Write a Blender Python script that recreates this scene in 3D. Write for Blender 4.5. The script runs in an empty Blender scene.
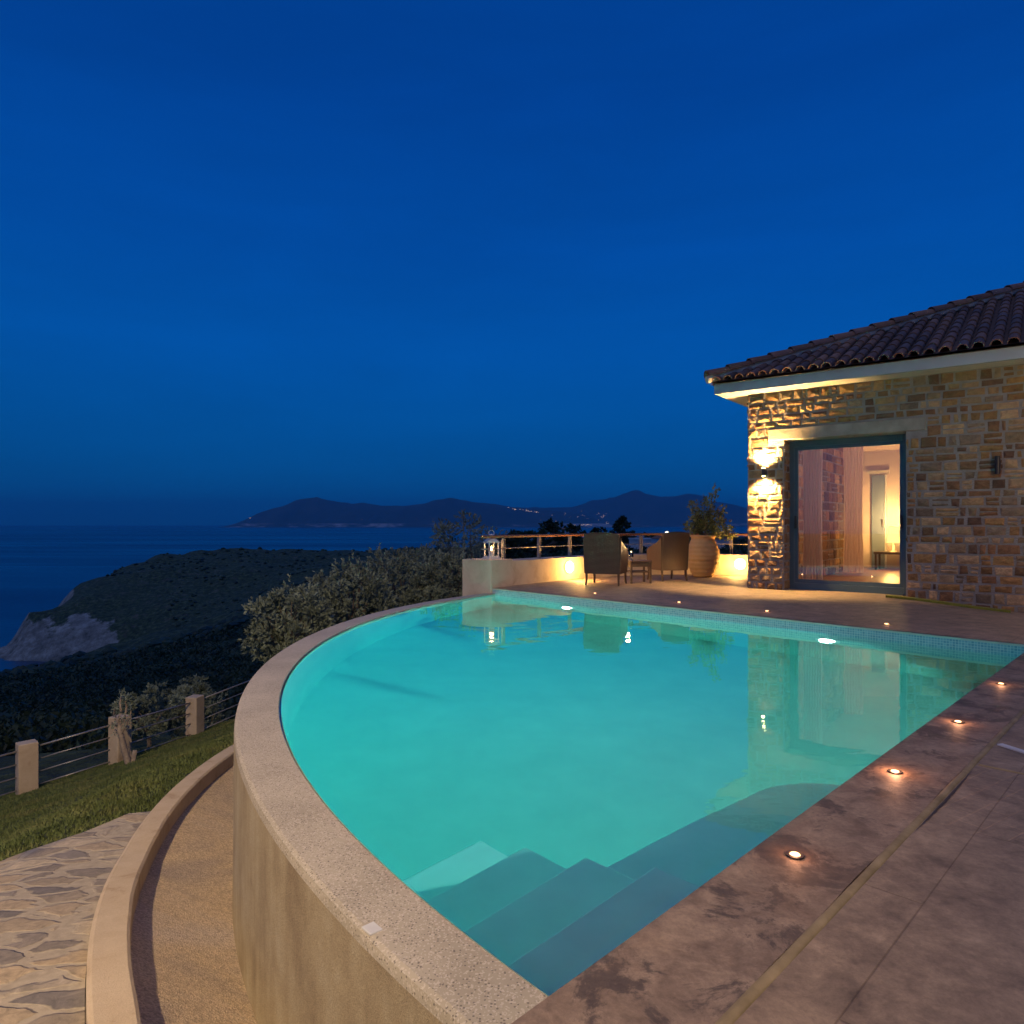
import bpy, bmesh, math, random
from mathutils import Vector, Matrix, noise
from mathutils.geometry import delaunay_2d_cdt
R = math.radians
rnd = random.Random(7)
scene = bpy.context.scene
COL = scene.collection
F = 690.0; CX = 512.0; HY = 524.0; CAMH = 1.05; ZW = -0.11     # focal length in px, horizon row, eye height, water level

def gp(px, py, z=0.0):                     # point of a horizontal plane seen in the photo
    D = F*(CAMH-z)/(py-HY)
    return Vector(((px-CX)/F*D, D, z))
def at(px, D, z): return Vector(((px-CX)/F*D, D, z))
def zat(py, D): return CAMH-(py-HY)*D/F

# ------------------------------------------------------------------ node helpers
class NT:
    def __init__(s, name, world=False):
        if world:
            s.m = bpy.data.worlds.new(name); s.m.use_nodes = True
        else:
            s.m = bpy.data.materials.new(name); s.m.use_nodes = True
        s.t = s.m.node_tree; s.t.nodes.clear()
    def n(s, typ, ins=None, **kw):
        nd = s.t.nodes.new(typ)
        for k, v in kw.items(): setattr(nd, k, v)
        for k, v in (ins or {}).items():
            if isinstance(v, bpy.types.NodeSocket): s.t.links.new(v, nd.inputs[k])
            else: nd.inputs[k].default_value = v
        return nd
    def math(s, op, a, b=0.0, c=0.0):
        return s.n('ShaderNodeMath', {0: a, 1: b, 2: c}, operation=op).outputs[0]
    def ramp(s, fac, stops, interp='LINEAR'):
        nd = s.n('ShaderNodeValToRGB', {'Fac': fac}); cr = nd.color_ramp; cr.interpolation = interp
        while len(cr.elements) < len(stops): cr.elements.new(0.5)
        for e, (p, c) in zip(cr.elements, stops):
            e.position = p; e.color = (c[0], c[1], c[2], 1) if hasattr(c, '__len__') else (c, c, c, 1)
        return nd.outputs['Color']
    def mix(s, fac, a, b, typ='MIX'):
        nd = s.n('ShaderNodeMix', data_type='RGBA', blend_type=typ)
        for i, v in ((0, fac), (6, a), (7, b)):
            if isinstance(v, bpy.types.NodeSocket): s.t.links.new(v, nd.inputs[i])
            elif i == 0: nd.inputs[0].default_value = v
            else: nd.inputs[i].default_value = (v[0], v[1], v[2], 1)
        return nd.outputs[2]
    def noise(s, scale, detail=4, rough=.55, vec=None, dist=0.0):
        i = {'Scale': scale, 'Detail': detail, 'Roughness': rough, 'Distortion': dist}
        if vec is not None: i['Vector'] = vec
        else: i['Vector'] = s.pos()
        return s.n('ShaderNodeTexNoise', i).outputs['Fac']
    def pos(s):
        if not hasattr(s, '_p'): s._p = s.n('ShaderNodeNewGeometry').outputs['Position']
        return s._p
    def bump(s, h, strength=.5, dist=.01, nrm=None):
        i = {'Height': h, 'Strength': strength, 'Distance': dist}
        if nrm is not None: i['Normal'] = nrm
        return s.n('ShaderNodeBump', i).outputs['Normal']
    def mapping(s, vec, scale=(1,1,1), rot=(0,0,0), loc=(0,0,0)):
        return s.n('ShaderNodeMapping', {'Vector': vec, 'Scale': scale, 'Rotation': rot, 'Location': loc}).outputs[0]
    def out(s, surf=None, vol=None):
        o = s.n('ShaderNodeOutputMaterial')
        if surf is not None: s.t.links.new(surf, o.inputs['Surface'])
        if vol is not None: s.t.links.new(vol, o.inputs['Volume'])
        return s.m
    def pbr(s, color, rough=.7, normal=None, **kw):
        i = {'Base Color': color if isinstance(color, bpy.types.NodeSocket) else (*color, 1), 'Roughness': rough}
        if normal is not None: i['Normal'] = normal
        i.update(kw)
        return s.n('ShaderNodeBsdfPrincipled', i).outputs[0]

def simple(name, c1, c2, scale=8, rough=.7, bscale=40, bstr=.3, bdist=.004, **kw):
    t = NT(name)
    c = t.ramp(t.noise(scale, 5, .6), [(.3, c1), (.7, c2)])
    return t.out(t.pbr(c, rough, t.bump(t.noise(bscale, 4, .6), bstr, bdist), **kw))
def emis(name, color, strength):
    t = NT(name)
    return t.out(t.n('ShaderNodeEmission', {'Color': (*color, 1), 'Strength': strength}).outputs[0])

M = {}
M['plaster'] = simple('plaster', (.52,.47,.38), (.66,.6,.5), 3, .9, 60, .25)
M['fascia'] = simple('fascia_paint', (.36,.37,.38), (.44,.44,.45), 2, .85, 50, .2)
M['mortar'] = simple('lime_mortar', (.25,.21,.185), (.38,.33,.29), 6, .95, 45, .8, .02)
M['lintel'] = simple('lintel_stone', (.27,.22,.17), (.42,.35,.27), 5, .9, 30, .5, .01)
M['frame'] = simple('painted_metal', (.07,.115,.15), (.085,.135,.17), 3, .38, 90, .05)
M['dark'] = simple('dark_metal', (.02,.018,.017), (.035,.03,.028), 8, .45, 60, .1)
M['brass'] = simple('brushed_steel', (.35,.3,.25), (.45,.4,.34), 30, .35, 90, .1, Metallic=1.0)
M['white_metal'] = simple('white_painted_metal', (.6,.58,.55), (.72,.7,.66), 12, .5, 60, .1)
M['railwood'] = simple('rail_wood', (.16,.07,.035), (.26,.12,.06), 14, .6, 60, .4)
M['railmetal'] = simple('rail_metal', (.3,.28,.26), (.4,.37,.34), 14, .45, 60, .1, Metallic=.6)
M['bark'] = simple('bark', (.1,.075,.055), (.22,.18,.14), 14, .95, 30, .9, .02)
M['bark_pale'] = simple('pale_bark', (.22,.17,.13), (.42,.34,.26), 10, .95, 30, .9, .02)
M['wood_floor'] = simple('wood_floor', (.3,.13,.05), (.42,.2,.08), 3, .35, 40, .1)
M['room'] = simple('room_plaster', (.62,.5,.42), (.68,.55,.47), 2, .9, 40, .1)
M['door_paint'] = simple('grey_blue_paint', (.16,.2,.24), (.2,.24,.28), 2, .5, 40, .1)
M['darkwood'] = simple('dark_wood', (.05,.03,.02), (.09,.05,.03), 9, .5, 60, .2)
M['blue_cloth'] = simple('blue_cloth', (.03,.06,.16), (.05,.09,.22), 12, .95, 200, .3)
M['white_cloth'] = simple('white_cloth', (.6,.56,.5), (.7,.66,.6), 12, .95, 200, .3)
M['house_white'] = simple('far_house_wall', (.5,.52,.55), (.62,.64,.66), 1, .9, 4, .1)
M['house_roof'] = simple('far_house_roof', (.2,.1,.07), (.3,.16,.11), 2, .9, 4, .1)
M['window_dark'] = simple('far_window', (.02,.025,.03), (.03,.035,.04), 2, .3, 4, .1)
M['skimmer'] = simple('skimmer_plastic', (.5,.5,.52), (.6,.6,.6), 9, .5, 60, .1)
M['mat'] = simple('yellow_green_mat', (.16,.16,.02), (.27,.26,.03), 12, .9, 200, .6, .01)

def m_curtain():
    t = NT('sheer_curtain')
    a = t.n('ShaderNodeBsdfDiffuse', {'Color': (.85,.68,.62,1)}).outputs[0]
    b = t.n('ShaderNodeBsdfTranslucent', {'Color': (.85,.68,.62,1)}).outputs[0]
    return t.out(t.n('ShaderNodeMixShader', {0: .4, 1: a, 2: b}).outputs[0])
M['curtain'] = m_curtain()

def m_block():
    t = NT('rubble_stone')
    a = t.n('ShaderNodeAttribute', attribute_name='col').outputs['Color']
    n1 = t.noise(11, 6, .65); n2 = t.noise(38, 5, .7)
    c = t.mix(.75, a, t.ramp(n1, [(.25, (.4,.38,.36)), (.5, (.95,.95,.95)), (.75, (1.5,1.4,1.25))]), 'MULTIPLY')
    h = t.math('ADD', t.math('MULTIPLY', n1, 1.0), t.math('MULTIPLY', n2, .35))
    return t.out(t.pbr(c, .92, t.bump(h, 1.0, .028)))
M['block'] = m_block()

def m_tile():
    t = NT('clay_roof_tile')
    a = t.n('ShaderNodeAttribute', attribute_name='col').outputs['Color']
    c = t.mix(.6, a, t.ramp(t.noise(9, 5, .6), [(.3, (.5,.5,.5)), (.7, (1.3,1.2,1.1))]), 'MULTIPLY')
    return t.out(t.pbr(c, .85, t.bump(t.noise(40), .4, .006)))
M['tile'] = m_tile()

def xy45(t):      # coordinates along and across the pool's straight right edge
    p = t.mapping(t.pos(), rot=(0, 0, R(-45)))
    sp = t.n('ShaderNodeSeparateXYZ', {0: p})
    return p, sp.outputs[0], sp.outputs[1]

def m_deck():
    t = NT('terrace_stone')
    p, u, v = xy45(t)
    n0 = t.noise(.9, 5, .6); n1 = t.noise(5.5, 9, .75, dist=.25); n2 = t.noise(60, 4, .7)
    c = t.ramp(n1, [(.3, (.11,.083,.062)), (.44, (.21,.16,.12)), (.58, (.30,.23,.17)), (.75, (.42,.33,.25))])
    c = t.mix(.6, c, t.ramp(n0, [(.3, (.62,.6,.62)), (.7, (1.1,1.05,1.0))]), 'MULTIPLY')
    # slab joints
    wob = t.math('MULTIPLY', t.math('SUBTRACT', t.noise(7, 2), .5), .012)
    g = t.n('ShaderNodeTexBrick', {'Vector': t.mapping(p, loc=(.35, .115, 0)), 'Scale': 1.0, 'Mortar Size': .0032, 'Mortar Smooth': .6, 'Brick Width': 1.25, 'Row Height': .66, 'Color1': (1,1,1,1), 'Color2': (.9,.9,.9,1), 'Mortar': (.45,.4,.36,1)}, offset=.5)
    c = t.mix(1.0, t.mix(.55, c, g.outputs['Color'], 'MULTIPLY'), (1.2, 1.16, 1.1), 'MULTIPLY')
    c = t.mix(.5, c, t.ramp(t.noise(26, 8, .8), [(.35, (.55,.55,.55)), (.65, (1.4,1.38,1.35))]), 'MULTIPLY')
    # stamped small setts on one slab beyond the cross joint
    msk = t.math('MULTIPLY', t.math('MULTIPLY', t.math('GREATER_THAN', u, 2.78), t.math('LESS_THAN', u, 3.55)), t.math('LESS_THAN', v, .72))
    g2 = t.n('ShaderNodeTexBrick', {'Vector': t.mapping(p, rot=(0, 0, R(12))), 'Scale': 1.0, 'Mortar Size': .005, 'Mortar Smooth': .8, 'Brick Width': .19, 'Row Height': .085, 'Color1': (1,1,1,1), 'Color2': (.86,.86,.86,1), 'Mortar': (1.25,1.2,1.15,1)}, offset=.5)
    c = t.mix(t.math('MULTIPLY', msk, .7), c, t.mix(1.0, c, g2.outputs['Color'], 'MULTIPLY'))
    h = t.math('ADD', t.math('MULTIPLY', n1, .6), t.math('ADD', t.math('MULTIPLY', n2, .25), t.math('MULTIPLY', g.outputs['Fac'], -.7)))
    h = t.math('ADD', h, t.math('MULTIPLY', t.math('MULTIPLY', msk, g2.outputs['Fac']), -.5))
    ro = t.n('ShaderNodeMapRange', {0: n1, 3: .5, 4: .85}).outputs[0]
    return t.out(t.pbr(c, ro, t.bump(h, .5, .012)))
M['deck'] = m_deck()

def m_coping():
    t = NT('stained_coping_stone')
    n0 = t.noise(1.6, 6, .62, dist=.3); n1 = t.noise(7, 9, .75, dist=.35); n2 = t.noise(70, 4, .7)
    st = t.noise(3.6, 9, .74, dist=.55)
    c = t.ramp(n1, [(.28, (.12,.08,.055)), (.48, (.23,.165,.12)), (.7, (.38,.28,.20))])
    c = t.mix(t.ramp(st, [(.51, 0), (.56, .75), (.64, .85), (.72, .3)]), c, (.065,.05,.042))
    c = t.mix(t.ramp(n0, [(.5, 0), (.75, .5)]), c, (.27,.17,.10))
    c = t.mix(.5, c, t.ramp(t.noise(30, 8, .8), [(.35, (.55,.55,.55)), (.65, (1.4,1.38,1.35))]), 'MULTIPLY')
    ro = t.n('ShaderNodeMapRange', {0: st, 3: .75, 4: .5}).outputs[0]
    return t.out(t.pbr(c, ro, t.bump(t.math('ADD', n1, t.math('MULTIPLY', n2, .3)), .4, .01)))
M['coping'] = m_coping()
M['joint'] = simple('ochre_joint', (.2,.15,.08), (.34,.26,.15), 9, .9, 50, .5, .005)

def m_terrazzo():
    t = NT('terrazzo')
    v = t.n('ShaderNodeTexVoronoi', {'Vector': t.pos(), 'Scale': 125.0}).outputs
    v2 = t.n('ShaderNodeTexVoronoi', {'Vector': t.pos(), 'Scale': 210.0}).outputs
    sel = t.n('ShaderNodeSeparateColor', {0: v['Color']}).outputs[0]
    dark = t.math('MULTIPLY', t.math('LESS_THAN', v['Distance'], .38), t.math('GREATER_THAN', sel, .68))
    sel2 = t.n('ShaderNodeSeparateColor', {0: v2['Color']}).outputs[1]
    spk = t.math('GREATER_THAN', sel2, .8)
    base = t.ramp(t.noise(3, 5, .6), [(.3, (.33,.29,.225)), (.7, (.45,.4,.32))])
    c = t.mix(t.math('MULTIPLY', dark, .75), base, (.1,.085,.075)); c = t.mix(t.math('MULTIPLY', spk, .5), c, (.62,.55,.48))
    return t.out(t.pbr(c, .62, t.bump(t.noise(160, 3), .35, .003)))
M['terrazzo'] = m_terrazzo()

def m_wallconc():
    t = NT('rendered_wall')
    st = t.math('ADD', t.math('MULTIPLY', t.noise(1.0, 6, .65, t.mapping(t.pos(), (3.5, 3.5, .8))), .55), t.math('MULTIPLY', t.noise(4, 7, .7), .45))
    g = t.noise(150, 4, .8)
    c = t.ramp(st, [(.35, (.25,.19,.12)), (.5, (.38,.31,.2)), (.65, (.46,.40,.29))])
    c = t.mix(.45, c, t.ramp(g, [(.35, (.45,.45,.45)), (.65, (1.35,1.35,1.35))]), 'MULTIPLY')
    return t.out(t.pbr(c, .9, t.bump(g, .6, .006)))
M['rendered'] = m_wallconc()
def m_aggr():
    t = NT('exposed_aggregate')
    v = t.n('ShaderNodeTexVoronoi', {'Vector': t.pos(), 'Scale': 120.0}).outputs
    b = t.noise(1.3, 5, .6, dist=.6)
    c = t.ramp(b, [(.3, (.34,.28,.24)), (.5, (.5,.39,.27)), (.72, (.48,.40,.34))])
    sc = t.n('ShaderNodeSeparateColor', {0: v['Color']}).outputs[0]
    c = t.mix(.55, c, t.ramp(sc, [(0, (.4,.4,.4)), (1, (1.5,1.45,1.4))]), 'MULTIPLY')
    return t.out(t.pbr(c, .85, t.bump(v['Distance'], .7, .006)))
M['aggregate'] = m_aggr()
def m_kerb():
    t = NT('kerb_concrete')
    n = t.noise(5, 6, .65, dist=.5); g = t.noise(170, 3, .8)
    c = t.ramp(n, [(.28, (.36,.25,.15)), (.42, (.5,.39,.27)), (.7, (.58,.47,.34))])
    c = t.mix(.3, c, t.ramp(g, [(.35, (.6,.6,.6)), (.65, (1.2,1.2,1.2))]), 'MULTIPLY')
    return t.out(t.pbr(c, .9, t.bump(t.math('ADD', g, n), .5, .006)))
M['kerb'] = m_kerb()
def m_paving():
    t = NT('flagstones')
    w = t.n('ShaderNodeTexNoise', {'Vector': t.pos(), 'Scale': 5.0, 'Detail': 3.0}).outputs['Color']
    vec = t.n('ShaderNodeVectorMath', {0: t.mapping(t.pos(), (3.6, 6.6, 0), (0, 0, R(-22))), 1: t.n('ShaderNodeVectorMath', {0: w, 3: .85}, operation='SCALE').outputs[0]}, operation='ADD').outputs[0]
    e = t.n('ShaderNodeTexVoronoi', {'Vector': vec, 'Scale': 1.0, 'Randomness': .95}, feature='DISTANCE_TO_EDGE').outputs['Distance']
    cell = t.n('ShaderNodeTexVoronoi', {'Vector': vec, 'Scale': 1.0, 'Randomness': .95}).outputs['Color']
    s = t.n('ShaderNodeSeparateColor', {0: cell}).outputs[0]
    stone = t.ramp(s, [(0, (.17,.155,.15)), (.3, (.30,.25,.19)), (.55, (.42,.33,.22)), (.8, (.22,.2,.19)), (1, (.48,.40,.29))])
    stone = t.mix(.7, stone, t.ramp(t.noise(16, 7, .7, dist=1), [(.3, (.45,.45,.45)), (.7, (1.5,1.45,1.4))]), 'MULTIPLY')
    m = t.ramp(t.math('ADD', e, t.math('MULTIPLY', t.math('SUBTRACT', t.noise(30, 4), .5), .07)), [(.07, 0), (.12, 1)])
    c = t.mix(m, t.ramp(t.noise(25, 4), [(.3, (.33,.28,.21)), (.7, (.45,.38,.29))]), stone)
    h = t.math('ADD', t.math('MULTIPLY', m, .8), t.math('MULTIPLY', t.noise(22, 6, .7), .5))
    return t.out(t.pbr(c, .85, t.bump(h, .7, .012)))
M['paving'] = m_paving()
M['soil'] = simple('lawn_soil', (.03,.04,.012), (.06,.075,.025), 6, .95, 60, .9, .03)
def m_grass():
    t = NT('grass_blade')
    r = t.n('ShaderNodeObjectInfo').outputs['Random']
    c = t.ramp(t.noise(2.2, 5, .7), [(.3, (.055,.085,.02)), (.5, (.1,.13,.035)), (.7, (.17,.17,.06))])
    return t.out(t.pbr(c, .75))
M['grass'] = m_grass()
def m_terrain():
    t = NT('scrub_hillside')
    g = t.n('ShaderNodeNewGeometry')
    nz = t.n('ShaderNodeSeparateXYZ', {0: t.n('ShaderNodeAttribute', attribute_name='steep').outputs['Color']}).outputs[0]
    n = t.noise(.05, 6, .65); n2 = t.noise(.5, 6, .7); n3 = t.noise(.18, 8, .75)
    veg = t.ramp(n2, [(.35, (.012,.022,.009)), (.5, (.045,.07,.026)), (.68, (.14,.17,.075))])
    veg = t.mix(t.ramp(n3, [(.55, 0), (.66, .7)]), veg, (.16,.14,.10))
    rock = t.ramp(n3, [(.3, (.09,.085,.07)), (.5, (.28,.26,.22)), (.7, (.55,.52,.46))])
    k = t.ramp(t.math('ADD', nz, t.math('MULTIPLY', t.math('SUBTRACT', n3, .5), .9)), [(.42, 0), (.55, 1)])
    c = t.mix(k, veg, rock)
    return t.out(t.pbr(c, .95, t.bump(t.math('ADD', n2, n3), 1.0, 1.2)))
M['terrain'] = m_terrain()
def m_farland():
    t = NT('far_land')
    c = t.ramp(t.noise(.0011, 7, .7), [(.3, (.03,.04,.03)), (.7, (.09,.09,.07))])
    sh = t.n('ShaderNodeSeparateXYZ', {0: t.pos()}).outputs[2]
    k = t.math('MULTIPLY', t.ramp(t.noise(.0015, 5, .7), [(.5, 0), (.6, 1)]), t.math('LESS_THAN', sh, 10.0))
    c = t.mix(k, c, (.5,.42,.36))
    return t.out(t.pbr(c, .95))
M['farland'] = m_farland()
def m_sea():
    t = NT('sea_water')
    w = t.noise(.09, 5, .6, t.mapping(t.pos(), (1, 1.6, 1)))
    st = t.noise(.0016, 4, .6, t.mapping(t.pos(), (.35, 2.2, 1)), dist=.5)
    ro = t.n('ShaderNodeMapRange', {0: st, 1: .35, 2: .65, 3: .22, 4: .42}).outputs[0]
    return t.out(t.pbr((.008,.045,.11), ro, t.bump(w, .35, 1.6), IOR=1.33))
M['sea'] = m_sea()
def m_water():
    t = NT('pool_water')
    sp = t.n('ShaderNodeSeparateXYZ', {0: t.pos()}); x, y = sp.outputs[0], sp.outputs[1]
    n1 = t.noise(1.5, 3, .5, t.mapping(t.pos(), (1, 2.0, 1), (0, 0, R(8))), dist=.5)
    n2 = t.noise(5.5, 3, .5)
    # ring waves spreading from the return inlet at the far left
    c0 = gp(505, 618, ZW)
    dx = t.math('SUBTRACT', x, c0.x); dy = t.math('SUBTRACT', y, c0.y)
    d = t.math('SQRT', t.math('ADD', t.math('MULTIPLY', dx, dx), t.math('MULTIPLY', dy, dy)))
    ring = t.math('SINE', t.math('ADD', t.math('MULTIPLY', d, 17.0), t.math('MULTIPLY', n1, 3.0)))
    fade = t.ramp(t.math('DIVIDE', d, 5.0), [(.03, 0), (.1, 1), (.3, .6), (.7, 0)])
    ring = t.math('MULTIPLY', ring, fade)
    h = t.math('ADD', t.math('MULTIPLY', n1, .8), t.math('ADD', t.math('MULTIPLY', n2, .15), t.math('MULTIPLY', ring, .22)))
    nrm = t.bump(h, 1.0, .0022)
    g = t.n('ShaderNodeBsdfGlass', {'Color': (1,1,1,1), 'Roughness': 0.0, 'IOR': 1.333, 'Normal': nrm}).outputs[0]
    v = t.n('ShaderNodeVolumeAbsorption', {'Color': (.0, .885, .86, 1), 'Density': .46}).outputs[0]
    fr = t.math('MULTIPLY', t.n('ShaderNodeFresnel', {'IOR': 1.333, 'Normal': nrm}).outputs[0], .65)
    gl = t.n('ShaderNodeBsdfGlossy', {'Color': (1,1,1,1), 'Roughness': .0, 'Normal': nrm}).outputs[0]
    fr = t.math('MULTIPLY', fr, t.math('SUBTRACT', 1.0, t.n('ShaderNodeNewGeometry').outputs['Backfacing']))
    g = t.n('ShaderNodeMixShader', {0: fr, 1: g, 2: gl}).outputs[0]
    return t.out(g, v)
M['water'] = m_water()
def m_pool():
    t = NT('pool_plaster')
    c = t.ramp(t.noise(2, 5, .6), [(.3, (.29,.355,.32)), (.7, (.36,.42,.38))])
    return t.out(t.pbr(c, .8, t.bump(t.noise(30), .2, .004)))
M['pool'] = m_pool()
M['tread'] = simple('pale_lit_step', (.74,.76,.68), (.85,.86,.78), 4, .8, 30, .2, .004)  # steps and bench paler than the basin, missing lamp light put into the colour
def m_mosaic():
    t = NT('mosaic_band')
    uv = t.n('ShaderNodeUVMap').outputs[0]
    b = t.n('ShaderNodeTexBrick', {'Vector': uv, 'Scale': 1.0, 'Mortar Size': .0022, 'Brick Width': .025, 'Row Height': .025, 'Color1': (.2,.34,.4,1), 'Color2': (.34,.48,.52,1), 'Mortar': (.62,.62,.6,1)}, offset=0.0)
    return t.out(t.pbr(b.outputs['Color'], .25))
M['mosaic'] = m_mosaic()
def m_wicker():
    t = NT('wicker')
    w = t.n('ShaderNodeTexWave', {'Vector': t.n('ShaderNodeTexCoord').outputs['Object'], 'Scale': 16.0, 'Distortion': .6, 'Detail Scale': 4.0}, bands_direction='Z').outputs['Fac']
    n = t.noise(60)
    c = t.mix(w, (.05,.03,.018), (.17,.105,.06))
    return t.out(t.pbr(c, .6, t.bump(t.math('ADD', w, n), .7, .008)))
M['wicker'] = m_wicker()
M['pot'] = simple('terracotta', (.62,.38,.15), (.74,.5,.22), 5, .85, 60, .4, .006)
def m_leaf(name, a, b):
    t = NT(name)
    at_ = t.n('ShaderNodeAttribute', attribute_name='col').outputs['Color']
    c = t.mix(at_, a, b)
    d = t.n('ShaderNodeBsdfPrincipled', {'Base Color': c, 'Roughness': .6}).outputs[0]
    tr = t.n('ShaderNodeBsdfTranslucent', {'Color': c}).outputs[0]
    return t.out(t.n('ShaderNodeMixShader', {0: .2, 1: d, 2: tr}).outputs[0])
M['leaf'] = m_leaf('olive_leaf', (.08,.10,.06), (.34,.40,.29))
M['leaf_dark'] = m_leaf('dark_leaf', (.012,.024,.010), (.06,.09,.035))
M['leaf_pot'] = m_leaf('green_leaf', (.10,.14,.04), (.3,.34,.13))
def m_glass():
    t = NT('window_glass')
    fr = t.n('ShaderNodeFresnel', {'IOR': 1.6}).outputs[0]
    tr = t.n('ShaderNodeBsdfTransparent', {'Color': (.9,.93,.93,1)}).outputs[0]
    gl = t.n('ShaderNodeBsdfGlossy', {'Color': (1,1,1,1), 'Roughness': 0.0}).outputs[0]
    return t.out(t.n('ShaderNodeMixShader', {0: t.math('MULTIPLY', fr, 1.9), 1: tr, 2: gl}).outputs[0])
M['glass'] = m_glass()
M['lamp_glow'] = emis('lamp_glow', (1,.72,.32), 60)
M['globe_glow'] = emis('bulkhead_glow', (1,.8,.45), 14)
M['spot_glow'] = emis('deck_spot_glow', (1,.5,.22), 9)
M['pool_glow'] = emis('pool_light_glow', (.85,1,.92), 30)
M['shade_glow'] = emis('lamp_shade_glow', (1,.62,.16), 3.2)
M['flame'] = emis('flame', (1,.6,.25), 18)
M['town'] = emis('town_light', (1,.7,.5), 1.6)
M['street'] = emis('street_light', (1,.85,.6), 5)

# ------------------------------------------------------------------ mesh helper
class MB:
    def __init__(s): s.v = []; s.f = []; s.c = []; s.uv = None
    def add(s, vs, fs, col=None):
        o = len(s.v); s.v += [tuple(v) for v in vs]; s.f += [tuple(i+o for i in f) for f in fs]
        s.c += [col or (1,1,1)]*len(vs)
    def box(s, c, size, rot=0.0, taper=1.0, col=None, ax=None):
        hx, hy, hz = (q/2 for q in size); cr, sr = math.cos(rot), math.sin(rot); vs = []
        for z, k in ((-hz, 1), (hz, taper)):
            for x, y in ((-hx,-hy),(hx,-hy),(hx,hy),(-hx,hy)):
                x2, y2 = x*k, y*k
                vs.append((c[0]+x2*cr-y2*sr, c[1]+x2*sr+y2*cr, c[2]+z))
        s.add(vs, [(0,3,2,1),(4,5,6,7),(0,1,5,4),(1,2,6,5),(2,3,7,6),(3,0,4,7)], col)
    def frame_box(s, O, U, N, Z, a0, a1, b0, b1, z0, z1, col=None):   # box in a local frame
        vs = [O+U*a+N*b+Z*z for z in (z0, z1) for a, b in ((a0,b0),(a1,b0),(a1,b1),(a0,b1))]
        s.add(vs, [(0,3,2,1),(4,5,6,7),(0,1,5,4),(1,2,6,5),(2,3,7,6),(3,0,4,7)], col)
    def tube(s, pts, rads, n=8, cap=True, col=None):
        pts = [Vector(p) for p in pts]; vs = []; fs = []
        if not hasattr(rads, '__len__'): rads = [rads]*len(pts)
        up = Vector((.13,.21,1)).normalized(); prev = None
        for i, p in enumerate(pts):
            d = (pts[min(i+1, len(pts)-1)]-pts[max(i-1, 0)]).normalized()
            a = d.cross(up if prev is None or abs(d.dot(up)) < .98 else Vector((1,0,0)))
            if prev is not None: a = (prev-d*prev.dot(d))
            a.normalize(); prev = a; b = d.cross(a)
            for k in range(n):
                q = 2*math.pi*k/n; vs.append(p+(a*math.cos(q)+b*math.sin(q))*rads[i])
        for i in range(len(pts)-1):
            for k in range(n):
                k2 = (k+1) % n; fs.append((i*n+k, i*n+k2, (i+1)*n+k2, (i+1)*n+k))
        if cap: fs.append(tuple(range(n-1, -1, -1))); fs.append(tuple((len(pts)-1)*n+k for k in range(n)))
        s.add(vs, fs, col)
    def lathe(s, c, prof, n=24, col=None, sx=1, sy=1):
        vs = []; fs = []
        for r, z in prof:
            for k in range(n):
                q = 2*math.pi*k/n; vs.append((c[0]+r*math.cos(q)*sx, c[1]+r*math.sin(q)*sy, c[2]+z))
        for i in range(len(prof)-1):
            for k in range(n):
                k2 = (k+1) % n; fs.append((i*n+k, i*n+k2, (i+1)*n+k2, (i+1)*n+k))
        fs.append(tuple(range(n-1, -1, -1))); fs.append(tuple((len(prof)-1)*n+k for k in range(n)))
        s.add(vs, fs, col)
    def disc(s, c, r, nrm, n=20, thick=.02):      # a short cylinder facing nrm
        nrm = Vector(nrm).normalized(); s.tube([Vector(c), Vector(c)+nrm*thick], r, n)
    def build(s, name, mat, parent=None, smooth=False, kind=None, bevel=0):
        me = bpy.data.meshes.new(name); me.from_pydata(s.v, [], s.f); me.validate(); me.update()
        if len(me.vertices) == len(s.c):
            a = me.attributes.new('col', 'FLOAT_COLOR', 'POINT')
            flat = []
            for c in s.c: flat += [c[0], c[1], c[2], 1]
            a.data.foreach_set('color', flat)
        if smooth: me.polygons.foreach_set('use_smooth', [True]*len(me.polygons))
        me.materials.append(mat)
        o = bpy.data.objects.new(name, me); COL.objects.link(o)
        if parent is not None: o.parent = parent; o.matrix_parent_inverse = Matrix.Translation(-parent.location) if parent.rotation_euler.z == 0 else Matrix.Identity(4)
        if kind: o['kind'] = kind
        if bevel:
            b = o.modifiers.new('Bevel', 'BEVEL'); b.width = bevel; b.segments = 2; b.limit_method = 'ANGLE'
        return o
def empty(name, loc, label, cat, group=None, rz=0.0):
    o = bpy.data.objects.new(name, None); COL.objects.link(o); o.location = loc; o.rotation_euler.z = rz
    o.empty_display_size = .2
    tag(o, label, cat, group); return o
def tag(o, label, cat, group=None):
    o['label'] = label; o['category'] = cat
    if group: o['group'] = group
    return o
def copy_tree(src, parent=None):
    c = src.copy(); COL.objects.link(c)
    if parent is not None: c.parent = parent
    for ch in [o for o in list(COL.objects) if o.parent == src]: copy_tree(ch, c)
    return c
def light(name, typ, loc, power, color, size=.05, aim=None, parent=None, **kw):
    l = bpy.data.lights.new(name, typ); l.energy = power; l.color = color
    if typ in ('POINT', 'SPOT'): l.shadow_soft_size = size
    for k, v in kw.items(): setattr(l, k, v)
    o = bpy.data.objects.new(name, l); COL.objects.link(o); o.location = loc
    if aim is not None: o.rotation_euler = Vector(aim).to_track_quat('-Z', 'Y').to_euler()
    return o
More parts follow.
